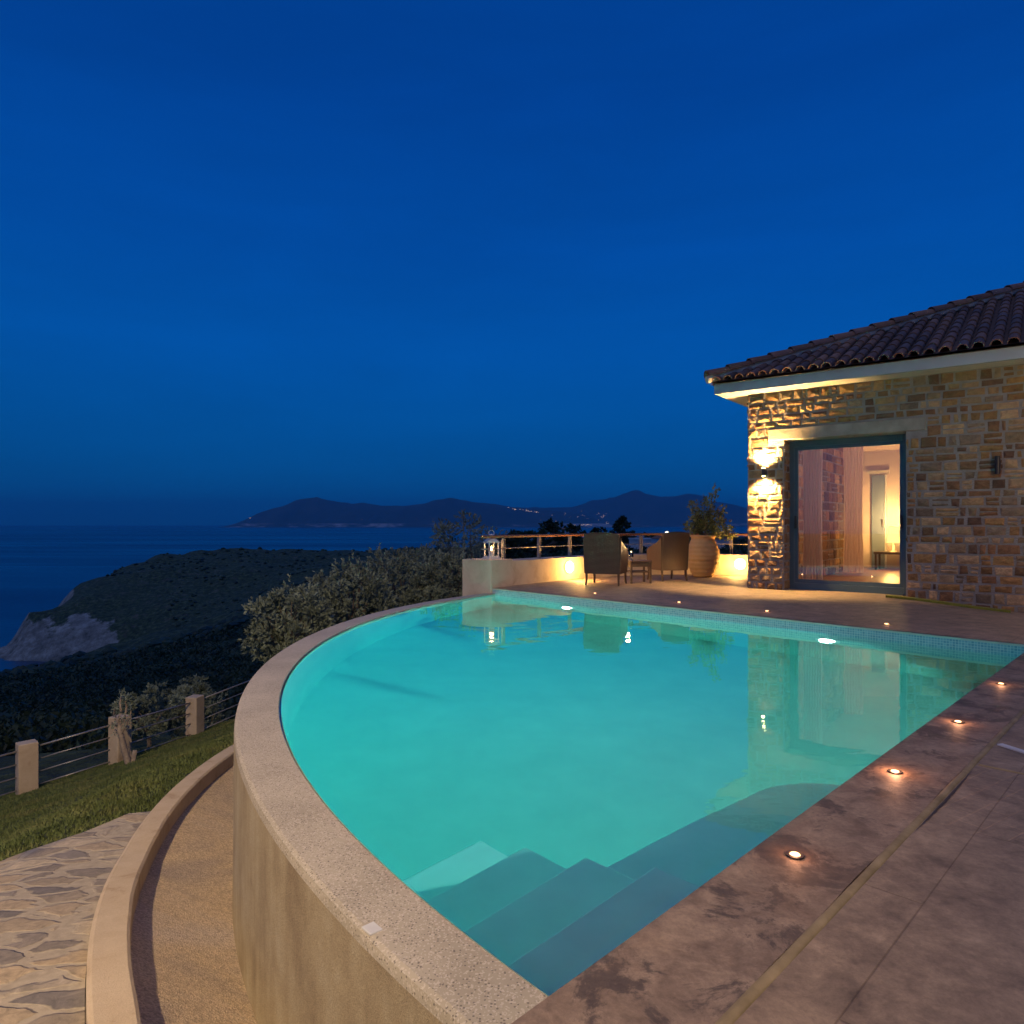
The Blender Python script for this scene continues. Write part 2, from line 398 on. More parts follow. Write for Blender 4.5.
def cdt_sheet(outer, grid, zf, inside=None, step=None):
    """triangulated sheet over polygon `outer` with interior sample points, heights from zf"""
    pts = [Vector(p[:2]) for p in outer]; n = len(pts)
    def inpoly(x, y):
        r = False; j = n-1
        for i in range(n):
            xi, yi = pts[i]; xj, yj = pts[j]
            if (yi > y) != (yj > y) and x < (xj-xi)*(y-yi)/(yj-yi)+xi: r = not r
            j = i
        return r
    allp = list(pts)+[Vector(g) for g in grid if inpoly(*g)]
    v, e, f, *_ = delaunay_2d_cdt(allp, [(i, (i+1) % n) for i in range(n)], [list(range(n))], 1, 1e-5)
    mb = MB(); mb.add([(p[0], p[1], zf(p[0], p[1])) for p in v], [tuple(q) for q in f]); return mb
def lerp_table(tab, x):
    if x <= tab[0][0]: return tab[0][1]
    for (a, b), (c, d) in zip(tab, tab[1:]):
        if x <= c: return b+(d-b)*(x-a)/(c-a)
    return tab[-1][1]
def sstep(x): x = max(0., min(1., x)); return x*x*(3-2*x)

# ------------------------------------------------------------------ layout
CI = Vector((5.65, 6.68)); RI = 7.49           # inner and outer arcs of the curved pool edge
CO = Vector((5.44, 6.65)); RO = 7.53
PN = Vector((.06, 1.52)); P2 = Vector((4.518, 5.98)); P1 = Vector((-.33, 11.32))
AL = Vector((1, 1)).normalized(); IN = Vector((-1, 1)).normalized()   # along / into the pool from the right edge
FARN = Vector((-(P2-P1).y*-1, 0))
fd = (P2-P1).normalized(); fn = Vector((fd.y, -fd.x)) if Vector((fd.y, -fd.x)).dot(Vector((-1,-1))) > 0 else Vector((-fd.y, fd.x))
def arc(c, r, a0, a1, n): return [Vector((c.x+r*math.cos(a0+(a1-a0)*i/n), c.y+r*math.sin(a0+(a1-a0)*i/n))) for i in range(n+1)]
a_near = math.atan2(PN.y-.05-CI.y, PN.x-.02-CI.x); a_far = math.atan2(P1.y-CI.y, P1.x-CI.x)
if a_near < 0: a_near += 2*math.pi
NA = 96
arc_in = arc(CI, RI, a_near+.02, a_far-.0, NA)
arc_out = arc(CO, RO, a_near+.02, a_far-.02, NA)
ZR = -.085; FLOOR = ZW-1.42

# the house frame
W0 = Vector((3.87, 11.32, 0)); U = Vector((.794, -.608, 0)); B = Vector((.608, .794, 0)); ZZ = Vector((0, 0, 1))   # along the front wall, towards the back
def HP(t, d, z=0.0): return W0+U*t+B*d+ZZ*z
def hloc(x, y): r = Vector((x, y, 0))-W0; return r.dot(U), r.dot(B)
def zdeck(x, y):
    t, d = hloc(x, y)
    return -.125*sstep((t-1.9)/1.9)*sstep((d+1.6)/1.5)

# ------------------------------------------------------------------ camera
cam = bpy.data.cameras.new('camera'); co = bpy.data.objects.new('camera', cam); COL.objects.link(co)
co.location = (0, 0, CAMH); co.rotation_euler = (R(90), 0, 0)
cam.sensor_width = 36; cam.sensor_fit = 'HORIZONTAL'; cam.lens = 36*F/1024; cam.shift_y = 12/1024; cam.clip_start = .05; cam.clip_end = 90000
scene.camera = co

# ------------------------------------------------------------------ world: dusk sky
w = NT('World', world=True); scene.world = w.m
d = w.n('ShaderNodeTexCoord').outputs['Generated']
sp = w.n('ShaderNodeSeparateXYZ', {0: d})
el = sp.outputs[2]
skyc = w.ramp(w.math('ADD', el, .1), [(0, (.0,.02,.05)), (.09, (.001,.066,.225)), (.14, (.0008,.092,.31)), (.22, (.0005,.092,.35)), (.33, (.0005,.092,.405)), (.46, (.0005,.073,.365)), (.62, (.0005,.054,.30)), (1, (.0005,.040,.24))])
cl = w.noise(2.2, 5, .6, w.mapping(d, (1, 1, 5)), dist=.4)
side = w.n('ShaderNodeMapRange', {0: sp.outputs[0], 1: -.7, 2: .7, 3: 1.0, 4: 1.06}).outputs[0]
skyc = w.mix(1.0, skyc, w.ramp(cl, [(.35, .94), (.7, 1.05)]), 'MULTIPLY')
bg = w.n('ShaderNodeBackground', {'Color': skyc, 'Strength': side})
wo = w.n('ShaderNodeOutputWorld'); w.t.links.new(bg.outputs[0], wo.inputs['Surface'])

sun = light('twilight_glow', 'SUN', (0, 0, 30), .28, (.98, .90, .60), aim=(.35, .5, -1), angle=R(60))

# ------------------------------------------------------------------ pool
pool = empty('swimming_pool', (1.5, 5.5, 0), 'lit turquoise pool with a curved infinity edge in front of the stone house', 'swimming pool')
loop = arc_in + [P1, P2, PN]
def down(mb, pts, z0, z1, closed=False, flip=False):
    n = len(pts); vs = [(p[0], p[1], z0) for p in pts]+[(p[0], p[1], z1) for p in pts]; fs = []
    for i in range(n if closed else n-1):
        j = (i+1) % n; q = (i, j, n+j, n+i); fs.append(q[::-1] if flip else q)
    mb.add(vs, fs)
mb = MB()
inner = arc(CI, RI-.012, a_near-.012, a_far+.012, NA)+[P1, P2, PN]
down(mb, inner, -.1, FLOOR, closed=True)
mb.add([(p.x, p.y, FLOOR) for p in inner], [tuple(range(len(inner)))])
mb.build('basin', M['pool'], pool)
# curved edge, its top and outer face
mb = MB(); n = NA+1
def off(c, r, i, dz):
    a = a_near+.02+(a_far-.02-a_near-.02)*i/NA
    return (c.x+r*math.cos(a), c.y+r*math.sin(a), dz)
vs = []
for i in range(n):
    vs += [(arc_in[i].x, arc_in[i].y, -2.0), (arc_in[i].x, arc_in[i].y, ZR-.006), off(CI, RI+.006, i, ZR), off(CO, RO-.02, i, ZR), off(CO, RO-.004, i, ZR-.006), off(CO, RO, i, ZR-.022), off(CO, RO+.002, i, ZR-.035)]
fs = [(i*7+k, (i+1)*7+k, (i+1)*7+k+1, i*7+k+1) for i in range(n-1) for k in range(6)]
fs += [tuple(range(7))[::-1], tuple((n-1)*7+k for k in range(7))]
mb.add(vs, fs); mb.build('infinity_edge', M['terrazzo'], pool, smooth=False)
mb = MB()
vs = []
for i in range(n): vs += [off(CO, RO+.002, i, ZR-.035), off(CO, RO+.02, i, -2.4)]
mb.add(vs, [(i*2, i*2+2, i*2+3, i*2+1) for i in range(n-1)]); mb.build('outer_wall', M['rendered'], pool, smooth=True)
# small pale plate on the rim
q = gp(372, 929, ZR); mb = MB(); mb.box((q.x, q.y, ZR+.001), (.04, .05, .006), R(42)); mb.build('edge_plate', M['skimmer'], pool, bevel=.002)
# mosaic band along the straight far edge
mb = MB(); L = (P2-P1).length; k = fn*.004
vs = [(P1.x+k.x, P1.y+k.y, -.005), (P2.x+k.x, P2.y+k.y, -.005), (P2.x+k.x, P2.y+k.y, -.19), (P1.x+k.x, P1.y+k.y, -.19)]
mb.add(vs, [(0,1,2,3)]); o = mb.build('mosaic_band', M['mosaic'], pool)
uvl = o.data.uv_layers.new(name='UVMap')
for i, uv in enumerate([(0,.19),(L,.19),(L,0),(0,0)]): uvl.data[i].uv = uv
# pale lip just under the far coping
mb = MB()
mb.add([(P1.x+fn.x*.012, P1.y+fn.y*.012, -.004), (P2.x+fn.x*.012, P2.y+fn.y*.012, -.004), (P2.x+fn.x*.012, P2.y+fn.y*.012, -.022), (P1.x+fn.x*.012, P1.y+fn.y*.012, -.022), (P1.x, P1.y, -.022), (P2.x, P2.y, -.022)], [(0,1,2,3), (3,2,5,4)])
mb.build('coping_lip', M['plaster'], pool)
# steps
CN = Vector((.06, 1.52))
def S(a, o): return CN+AL*a+IN*o
left = [(-.03, 1.85), (-.08, 2.0), (-.25, 2.34), (-.43, 2.72), (-.58, 3.0)]
offs = [.40, .74, 1.10, 1.42]; deps = [.24, .44, .64, .84]
for i in range(4):
    o_ = offs[i]; A = S(0, o_); lx = Vector(left[i+1]); a1 = 1.06+.02*i
    aleft = (lx-CN).dot(AL)
    lnear = S(-.25, -.1) if i == 0 else S((Vector(left[0])-CN).dot(AL)-.05, 0)
    prof = [S(aleft, o_), S(a1, o_), S(a1, -.02), Vector((.06, 1.5))]
    if i: prof = [S(aleft, o_), S(a1, o_), S(a1, offs[i-1]), S((Vector(left[i])-CN).dot(AL), offs[i-1])]
    mb = MB(); z0, z1 = FLOOR-.02, ZW-deps[i]
    m = len(prof)
    mb.add([(p.x, p.y, z1) for p in prof]+[(p.x, p.y, z0) for p in prof], [tuple(range(m))[::-1]]+[(j, (j+1) % m, m+(j+1) % m, m+j) for j in range(m)])
    mb.build('step', M['tread'], pool, bevel=.008)
# bench along the right edge with a rounded end
bn = [(.35,2.72),(.6,2.93),(.83,3.12),(1.06,3.29),(1.22,3.42),(1.34,3.49),(1.5,3.515),(1.66,3.48),(1.86,3.36)]
prof = [Vector(p) for p in bn]+[Vector((1.9, 3.3)), S(1.0, -.05), S(1.1, .35)]
prof[-2:] = [S(1.085, -.03), S(1.085, .62)]
mb = MB(); m = len(prof); z1 = ZW-.45
mb.add([(p.x, p.y, z1) for p in prof]+[(p.x, p.y, FLOOR-.02) for p in prof], [tuple(range(m))[::-1]]+[(j, (j+1) % m, m+(j+1) % m, m+j) for j in range(m)])
mb.build('bench', M['tread'], pool, bevel=.008)
# underwater lights on the far wall
def under_light(p, nv, z, power, aim, con):
    mb = MB(); mb.disc((p.x+nv.x*.002, p.y+nv.y*.002, z), .13, (nv.x, nv.y, 0), 24, .025); f_ = mb.build('underwater_light', M['white_metal'], pool)
    mb = MB(); mb.disc((p.x+nv.x*.028, p.y+nv.y*.028, z), .085, (nv.x, nv.y, 0), 24, .012); g_ = mb.build('lens', M['pool_glow'], f_)
    g_.matrix_parent_inverse = Matrix.Identity(4)
    l = light('pool_lamp', 'SPOT', (p.x+nv.x*.06, p.y+nv.y*.06, z), power, (1, 1, .92), .06, aim=aim, spot_size=R(172 if not con else 160), spot_blend=.55 if not con else .8)
    l.data.use_nodes = True; nt = l.data.node_tree; em = nt.nodes['Emission']
    tc = nt.nodes.new('ShaderNodeTexCoord'); mp = nt.nodes.new('ShaderNodeMapping'); mp.inputs['Scale'].default_value = (6, 6, 2) if con else (2.6, 2.6, 12)
    nz = nt.nodes.new('ShaderNodeTexNoise'); nz.inputs['Scale'].default_value = 1.5; nz.inputs['Detail'].default_value = 3; nz.inputs['Distortion'].default_value = .7
    mr = nt.nodes.new('ShaderNodeMapRange'); mr.inputs[1].default_value = .38; mr.inputs[2].default_value = .62; mr.inputs[3].default_value = .3 if con else .3; mr.inputs[4].default_value = 3.2 if con else 2.6
    nt.links.new(tc.outputs['Normal'], mp.inputs[0]); nt.links.new(mp.outputs[0], nz.inputs['Vector']); nt.links.new(nz.outputs['Fac'], mr.inputs[0]); nt.links.new(mr.outputs[0], em.inputs['Strength'])
for (lx, ly, pw) in ((.83, 10.04, 430), (3.335, 7.28, 290)):
    p = P1+fd*((Vector((lx, ly))-P1).dot(fd))
    under_light(p, fn, ZW-.4, pw, (fn.x-(.15 if lx > 2 else 0), fn.y-(.15 if lx > 2 else 0), -.16), False)
under_light(S(3.15, 0), IN, ZW-.47, 6000, (IN.x-.15, IN.y+.05, -.75), True)
# the water body
mb = MB(); wl = arc(CI, RI+.01, a_near-.008, a_far+.008, NA)+[P1-fn*.02, P2+Vector((.04, .01)), PN+Vector((.01, -.03))]
wl = wl[::-1]; m = len(wl)      # counter-clockwise
mb.add([(p.x, p.y, ZW) for p in wl]+[(p.x, p.y, FLOOR-.05) for p in wl], [tuple(range(m)), tuple(range(2*m-1, m-1, -1))]+[(j, m+j, m+(j+1) % m, (j+1) % m) for j in range(m)])
o = mb.build('pool_water', M['water'], kind='structure')


# ------------------------------------------------------------------ deck, coping, joint
TW = [(-.33,11.32),(.02,11.78),(.4,12.25),(.86,12.8),(1.38,13.33),(1.9,13.77),(2.45,14.1),(3.0,14.32),(3.55,14.38),(4.05,14.3),(4.55,14.08),(5.0,13.75),(5.6,13.2)]
cop = 0.315
def line_pt(y_off, x): return Vector((x, x+y_off))
jx = 1.46-cop*1.4142
deckpoly = [P1]+[Vector(p) for p in TW[1:]]+[Vector((6.6, 12.9)), Vector((15, 6)), Vector((15, -7)), Vector((-2.9, -7)), line_pt(jx-.03, -2.9), line_pt(jx-.03, 5.1), Vector((5.02, 5.4)), P2]
deckpoly = [P1]+[Vector(p) for p in TW[1:]]+[Vector((6.6, 12.9)), Vector((15, 6)), Vector((15, -7)), Vector((-2.9, -7)), line_pt(jx-.03, -2.9), line_pt(jx-.03, 4.95), P2]
grid = [(x*.4+.13, y*.4+.07) for x in range(-4, 34) for y in range(2, 36)]
mb = cdt_sheet(deckpoly, grid, zdeck)
o = mb.build('terrace_floor', M['deck'], kind='structure')
for p in o.data.polygons:
    pass
mb = MB(); down(mb, [P2, P1], 0, -2.1, flip=False); down(mb, [line_pt(jx-.03, -2.9), Vector((-2.9, -7))], 0, -2.4)
mb.v = [(x-fn.x*.012 if i < 4 else x, y-fn.y*.012 if i < 4 else y, z-.003) for i, (x, y, z) in enumerate(mb.v)]
mb.build('terrace_edge', M['plaster'], kind='structure')
mb = MB(); e0, e1 = line_pt(1.46, -2.9), P2; j0, j1 = line_pt(jx+.008, -2.9), line_pt(jx+.008, 4.96)
NS = 120; vs = []
for i in range(NS+1):
    s_ = i/NS; a = e0.lerp(e1, s_); b = j0.lerp(j1, s_); wv = noise.noise((s_*23, 0, 3))*.006
    vs += [(a.x, a.y, -.3), (a.x, a.y, -.006), (a.x+.004, a.y-.004, -.001), (a.x+.02, a.y-.02, .001), (b.x+wv, b.y-wv, .001), (b.x+wv, b.y-wv, -.03)]
mb.add(vs, [(i*6+k, i*6+6+k, i*6+7+k, i*6+1+k) for i in range(NS) for k in range(5)])
mb.build('pool_coping', M['coping'], kind='structure')
mb = MB(); vs = []
NS = 260
for i in range(NS+1):
    x = -2.9+7.88*i/NS; c = line_pt(jx-.006, x); r1 = .014+.006*noise.noise((x*5, 1, 0)); r2 = .015+.010*noise.noise((x*7, 5, 0))
    h = .003+.0015*noise.noise((x*9, 9, 0))
    for o_, z in ((-r1-.004, -.01), (-r1*.6, h), (0, h+.001), (r2*.6, h*.6), (r2+.004, -.012)):
        vs.append((c.x+o_*.707, c.y-o_*.707, z))
mb.add(vs, [(i*5+k, i*5+5+k, i*5+6+k, i*5+1+k) for i in range(NS) for k in range(4)])
mb.build('coping_joint', M['joint'], kind='structure', smooth=True)
# right of the joint: a cross joint strip and a flat dark gap strip
mb = MB(); vs = []; N2 = 60
for i in range(N2+1):
    o_ = jx/1.4142-.03-1.9*i/N2; w_ = .008+.004*noise.noise((i*.4, 0, 0)); uu = 3.56+.01*noise.noise((i*.2, 3, 0))
    for du, z in ((-w_, .001), (0, .006), (w_, .001)):
        a_ = AL*(uu+du)+IN*o_; vs.append((a_.x, a_.y, z))
mb.add(vs, [(i*3+k, i*3+k+1, i*3+4+k, i*3+3+k) for i in range(N2) for k in range(2)]); mb.build('cross_joint', M['joint'], kind='structure')
mb = MB(); vs = []
for i in range(41):
    uu = 2.62+.86*i/40; w_ = .010*math.sin(math.pi*i/40)*(1+.5*noise.noise((i*.5, 0, 0)))
    for du in (0, -w_):
        a_ = AL*uu+IN*(jx/1.4142-.026+du); vs.append((a_.x, a_.y, .0035))
mb.add(vs, [(i*2, i*2+1, i*2+3, i*2+2) for i in range(40)]); mb.build('gap_shade', M['dark'], kind='structure')  # flat dark strip laid on the paving as the shade inside the gap
# skimmer lid
mb = MB(); mb.box((2.335, 3.215, .004), (.035, .13, .008), R(17)); tag(mb.build('skimmer_lid', M['skimmer'], bevel=.002), 'small pale rectangular plate set in the paving right of the coping joint', 'lid')

# deck spots
spots = [((1001,684.5), 'recessed floor light at the right frame edge, farthest along the right coping', 2.2), ((958,722.5), 'recessed floor light on the right coping, between its bright starred neighbour and the frame edge', 2.6), ((895,772.5), 'brightest recessed floor light on the right coping with a dark ring around it', 5), ((795,856), 'nearest recessed floor light, a plain oval dot on the stained right coping', 1.2),
 ((595,593.6), 'tiny recessed floor light at the far pool edge in front of the wicker chairs', .9), ((679,602.6), 'tiny recessed floor light at the far pool edge in front of the big pot', .9), ((767,611.5), 'tiny recessed floor light at the far pool edge in front of the house corner', .9), ((886.5,624.5), 'tiny recessed floor light at the far pool edge in front of the glass door', .9)]
for (px, py), lab, pw in spots:
    q = gp(px, py); t_ = empty('floor_light', q, lab, 'floor light', 'recessed floor lights around the pool')
    r_ = .019 if py > 650 else .026
    mb = MB(); mb.lathe((q.x, q.y, .0025), [(r_*1.5, 0), (r_*1.45, .004), (r_*.95, .005), (r_*.9, .0005)], 24); mb.build('ring', M['dark'], t_)
    mb = MB(); mb.lathe((q.x, q.y, .0035), [(r_*.85, 0), (r_*.7, .004), (r_*.2, .0065)], 20); mb.build('lens', M['spot_glow'], t_)
    light('spot_lamp', 'POINT', (q.x, q.y, .03), pw*.2, (1, .42, .2), .012)

# ------------------------------------------------------------------ terrace wall, railing, lights, furniture
def offset_poly(pts, o):
    out = []
    for i, p in enumerate(pts):
        a = Vector(pts[max(i-1, 0)]); b = Vector(pts[min(i+1, len(pts)-1)]); d_ = (b-a).normalized(); out.append(Vector(p)+Vector((-d_.y, d_.x))*o)
    return out
def refine(pts, k=6):
    out = []
    P = [Vector(p) for p in pts]
    for i in range(len(P)-1):
        p0 = P[max(i-1, 0)]; p1 = P[i]; p2 = P[i+1]; p3 = P[min(i+2, len(P)-1)]
        for j in range(k):
            t = j/k; out.append(.5*((2*p1)+(-p0+p2)*t+(2*p0-5*p1+4*p2-p3)*t*t+(-p0+3*p1-3*p2+p3)*t**3))
    out.append(P[-1]); return out
tw = refine(TW, 5)
def wall_mesh(inn, out, z0, z1):
    mb = MB(); n = len(inn); vs = []
    for a, b in zip(inn, out): vs += [(a.x, a.y, z0), (a.x, a.y, z1), (b.x, b.y, z1), (b.x, b.y, z0)]
    fs = [(i*4+k, i*4+4+k, i*4+4+(k+1) % 4, i*4+(k+1) % 4) for i in range(n-1) for k in range(4)]
    fs += [(0,1,2,3), tuple((n-1)*4+k for k in (3,2,1,0))]
    mb.add(vs, fs); return mb
tw_out = offset_poly(tw, .42)
wallT = empty('parapet_wall', (1.4, 13.3, 0), 'low curved plastered wall closing the terrace behind the wicker chairs', 'wall')
t = NT('parapet_plaster'); c = t.ramp(t.noise(2.6, 6, .65, dist=.5), [(.3, (.42,.33,.24)), (.5, (.55,.46,.35)), (.75, (.62,.54,.43))]); M['parapet'] = t.out(t.pbr(c, .88, t.bump(t.noise(50), .4, .008)))
wall_mesh(tw, tw_out, -1.5, .42).build('wall_body', M['parapet'], wallT)
# end pier
fdv = (Vector(TW[1])-Vector(TW[0])).normalized(); pv = Vector((-fdv.y, fdv.x))
mb = MB(); O3 = Vector((TW[0][0], TW[0][1], 0))
mb.frame_box(O3, Vector((fdv.x, fdv.y, 0)), Vector((pv.x, pv.y, 0)), ZZ, -.03, .55, -.012, .62, -1.6, .455); mb.build('end_pier', M['parapet'], wallT, bevel=.008)
# railing
rail_line = offset_poly(tw, .22)
rl = empty('railing', (1.4, 13.5, .42), 'brown topped metal railing standing on the low terrace wall', 'railing')
mb = MB(); e_ = Vector((-.95, 10.98)); ex = [rail_line[0]+(rail_line[0]-rail_line[3]).normalized()*.0]
pts3 = [Vector((p.x, p.y, .835)) for p in rail_line]
mb.tube(pts3, .026, 8); mb.build('top_rail', M['railwood'], rl, smooth=True)
mb = MB(); mb.tube([Vector((p.x, p.y, .63)) for p in rail_line], .010, 6); mb.build('mid_rail', M['railmetal'], rl, smooth=True)
acc = 0; nxt = .55
for i in range(1, len(rail_line)):
    seg = (rail_line[i]-rail_line[i-1]).length; acc += seg
    if acc >= nxt:
        nxt += .95; p = rail_line[i]; mb = MB(); dd = (rail_line[i]-rail_line[i-1]).normalized(); an = math.atan2(dd.y, dd.x)
        for s_ in (-.022, .022): mb.box((p.x+dd.x*s_, p.y+dd.y*s_, .62), (.014, .05, .4), an)
        mb.build('post', M['railmetal'], rl)
# bulkhead lights
for (px, py, lab) in ((566, 567, 'glowing round light low on the terrace wall left of the wicker chairs'), (740, 564, 'glowing round light low on the terrace wall between pot and house corner')):
    best = None
    for i in range(len(tw)-1):
        p = tw[i]; e = abs(512+F*p.x/p.y-px)
        if best is None or e < best[0]: best = (e, i)
    i = best[1]; p = tw[i]; dd = (tw[i+1]-tw[i-1]).normalized(); nn = Vector((dd.y, -dd.x)); z = zat(py, p.y)
    t_ = empty('wall_light', (p.x, p.y, z), lab, 'wall light', 'round lights on the terrace wall')
    mb = MB(); mb.disc((p.x+nn.x*.002, p.y+nn.y*.002, z), .125, (nn.x, nn.y, 0), 24, .02); mb.build('rim', M['white_metal'], t_, bevel=.003)
    mb = MB()
    vs = []; c3 = Vector((p.x+nn.x*.02, p.y+nn.y*.02, z)); n3 = Vector((nn.x, nn.y, 0)); s3 = n3.cross(ZZ)
    rings = [(0.1, .01), (.09, .035), (.06, .055), (.02, .065)]
    for r_, h_ in rings:
        for k in range(20):
            a_ = 2*math.pi*k/20; vs.append(c3+n3*h_+(s3*math.cos(a_)+ZZ*math.sin(a_))*r_)
    fs = [(r*20+k, r*20+(k+1) % 20, (r+1)*20+(k+1) % 20, (r+1)*20+k) for r in range(3) for k in range(20)]+[tuple(60+k for k in range(20))]
    mb.add(vs, fs); mb.build('globe', M['globe_glow'], t_, smooth=True)
    light('bulkhead_lamp', 'POINT', (p.x+nn.x*.28, p.y+nn.y*.28, z), 52, (1, .50, .12), .07)

# lantern on the pier
def lantern(base, s, lab, group=None):
    t_ = empty('lantern', base, lab, 'lantern')
    mb = MB(); mb.box((base.x, base.y, base.z+.012*s), (.24*s, .24*s, .024*s), .5); mb.box((base.x, base.y, base.z+.035*s), (.2*s, .2*s, .022*s), .5)
    for sx in (-1, 1):
        for sy in (-1, 1):
            x = sx*.088*s; y = sy*.088*s; mb.box((base.x+x*math.cos(.5)-y*math.sin(.5), base.y+x*math.sin(.5)+y*math.cos(.5), base.z+.16*s), (.016*s, .016*s, .24*s), .5)
    mb.box((base.x, base.y, base.z+.285*s), (.21*s, .21*s, .02*s), .5); mb.build('frame', M['white_metal'], t_)
    mb = MB(); mb.lathe((base.x, base.y, base.z+.295*s), [(.125*s, 0), (.12*s, .012*s), (.075*s, .05*s), (.05*s, .06*s), (.05*s, .085*s), (.06*s, .09*s), (.02*s, .12*s), (.006*s, .13*s)], 16); mb.build('roof', M['white_metal'], t_)
    mb = MB(); pts = [(base.x+.045*s*math.sin(a), base.y, base.z+.44*s-.045*s*math.cos(a)) for a in [i*math.pi/6-math.pi for i in range(13)]]; mb.tube(pts, .005*s, 6); mb.build('handle', M['white_metal'], t_)
    mb = MB(); mb.lathe((base.x, base.y, base.z+.046*s), [(.035*s, 0), (.035*s, .09*s), (.01*s, .092*s)], 14); mb.build('candle', M['white_cloth'], t_)
    mb = MB(); mb.lathe((base.x, base.y, base.z+.14*s), [(.003*s, 0), (.019*s, .018*s), (.016*s, .04*s), (.002*s, .085*s)], 10); mb.build('flame', M['flame'], t_)
    light('candle_lamp', 'POINT', (base.x, base.y, base.z+.19*s), 4*s, (1, .55, .2), .03)
lc = O3+Vector((fdv.x, fdv.y, 0))*.28+Vector((pv.x, pv.y, 0))*.25
lc = at(491.5, 11.75, .456)
lantern(lc, 1.0, 'white lantern with a lit candle standing on the end of the terrace wall')

# wicker chairs (built facing +Y, then turned)
def chair(loc, rz, lab, k=1.0):
    t_ = empty('wicker_armchair', loc, lab, 'armchair', 'wicker armchairs on the terrace', rz)
    w_, dp = .56*k, .56*k
    mb = MB(); rows = 10; vs = []; NB = 9
    for side in (0, 1):
        for r_ in range(rows+1):
            z = .2+.68*r_/rows; lean = -.06*(r_/rows)**1.6; flare = 1+.09*(r_/rows)
            for c_ in range(NB):
                x = (c_/(NB-1)-.5)*w_*flare; curve = .05*(1-(2*c_/(NB-1)-1)**2); top = .03*(1-(2*c_/(NB-1)-1)**2)*(r_/rows)
                vs.append((x, -dp/2-curve+lean+side*.045, z+top))
    m_ = (rows+1)*NB; fs = []
    for side in (0, 1):
        for r_ in range(rows):
            for c_ in range(NB-1):
                q = (side*m_+r_*NB+c_, side*m_+r_*NB+c_+1, side*m_+(r_+1)*NB+c_+1, side*m_+(r_+1)*NB+c_); fs.append(q if side == 0 else q[::-1])
    for c_ in range(NB-1):
        fs.append((rows*NB+c_, rows*NB+c_+1, m_+rows*NB+c_+1, m_+rows*NB+c_)); fs.append((c_+1, c_, m_+c_, m_+c_+1))
    for r_ in range(rows):
        fs.append((r_*NB, (r_+1)*NB, m_+(r_+1)*NB, m_+r_*NB)); fs.append((r_*NB+NB-1, m_+r_*NB+NB-1, m_+(r_+1)*NB+NB-1, (r_+1)*NB+NB-1))
    mb.add(vs, fs); mb.build('backrest', M['wicker'], t_, smooth=False)
    for sx in (-1, 1):     # sides rise towards the back
        mb = MB(); prof = [(-dp/2, .2), (dp/2-.02, .2), (dp/2-.02, .56), (dp/2-.12, .63), (.02, .66), (-.14, .72), (-dp/2-.02, .82)]
        x0 = sx*(w_/2-.01); x1 = sx*(w_/2+.035); m_ = len(prof)
        mb.add([(x0+(sx*.02 if z > .5 else 0), y, z) for y, z in prof]+[(x1+(sx*.02 if z > .5 else 0), y, z) for y, z in prof], [tuple(range(m_)), tuple(range(2*m_-1, m_-1, -1))]+[(i, m_+i, m_+(i+1) % m_, (i+1) % m_) for i in range(m_)])
        mb.build('side_panel', M['wicker'], t_, bevel=.01)
    mb = MB(); mb.box((0, .0, .33), (w_-.03, dp-.04, .2)); mb.build('seat', M['wicker'], t_, bevel=.015)
    mb = MB(); mb.box((0, .02, .465), (w_-.06, dp-.08, .07)); mb.build('cushion', M['white_cloth'], t_, bevel=.025)
    for sx in (-1, 1):
        for sy in (-1, 1):
            mb = MB(); x = sx*(w_/2-.0); y = sy*(dp/2-.03)
            mb.tube([(x, y, .21), (x*1.0, y+sy*.01, .1), (x*1.03, y+sy*.035, 0)], [.024, .02, .016], 8); mb.build('leg', M['wicker'], t_)
c1 = gp(605, 585); chair(Vector((1.64, 12.02, 0)), R(-22), 'wicker armchair left of the small table, its tall back turned to the pool')
chair(Vector((2.90, 12.9, 0)), R(20), 'wicker armchair right of the small table, standing beside the terracotta pot', .9)
# table
tc_ = Vector((2.25, 12.35, 0)); tb = empty('side_table', tc_, 'low square wicker table standing between the two armchairs', 'table', rz=R(8))
mb = MB(); mb.box((0, 0, .385), (.4, .4, .035)); mb.build('table_top', M['wicker'], tb, bevel=.006)
mb = MB(); mb.box((0, 0, .33), (.38, .38, .07)); mb.build('apron', M['wicker'], tb)
mb = MB(); mb.box((0, 0, .2), (.34, .34, .02)); mb.build('shelf', M['wicker'], tb)
for sx in (-1, 1):
    for sy in (-1, 1):
        mb = MB(); mb.box((sx*.175, sy*.175, .19), (.034, .034, .38)); mb.build('leg', M['wicker'], tb)
cb = tc_+Vector((-.13, -.08, .403)); ch = empty('candle_holder', cb, 'small glass candle holder burning on the wicker table', 'candle holder')
mb = MB(); mb.lathe(cb, [(.045, 0), (.045, .01), (.012, .02), (.012, .05), (.04, .06), (.048, .15), (.044, .15), (.036, .065)], 18); mb.build('glass_cup', M['glass'], ch, smooth=True)
mb = MB(); mb.lathe(cb+Vector((0, 0, .068)), [(.028, 0), (.028, .03), (.004, .034)], 14); mb.build('candle', M['white_cloth'], ch)
mb = MB(); mb.lathe(cb+Vector((0, 0, .104)), [(.004, 0), (.018, .016), (.014, .034), (.002, .06)], 10); mb.build('flame', M['flame'], ch)
light('table_candle_lamp', 'POINT', cb+Vector((-.1, -.25, .3)), 9.0, (1, .6, .25), .03)

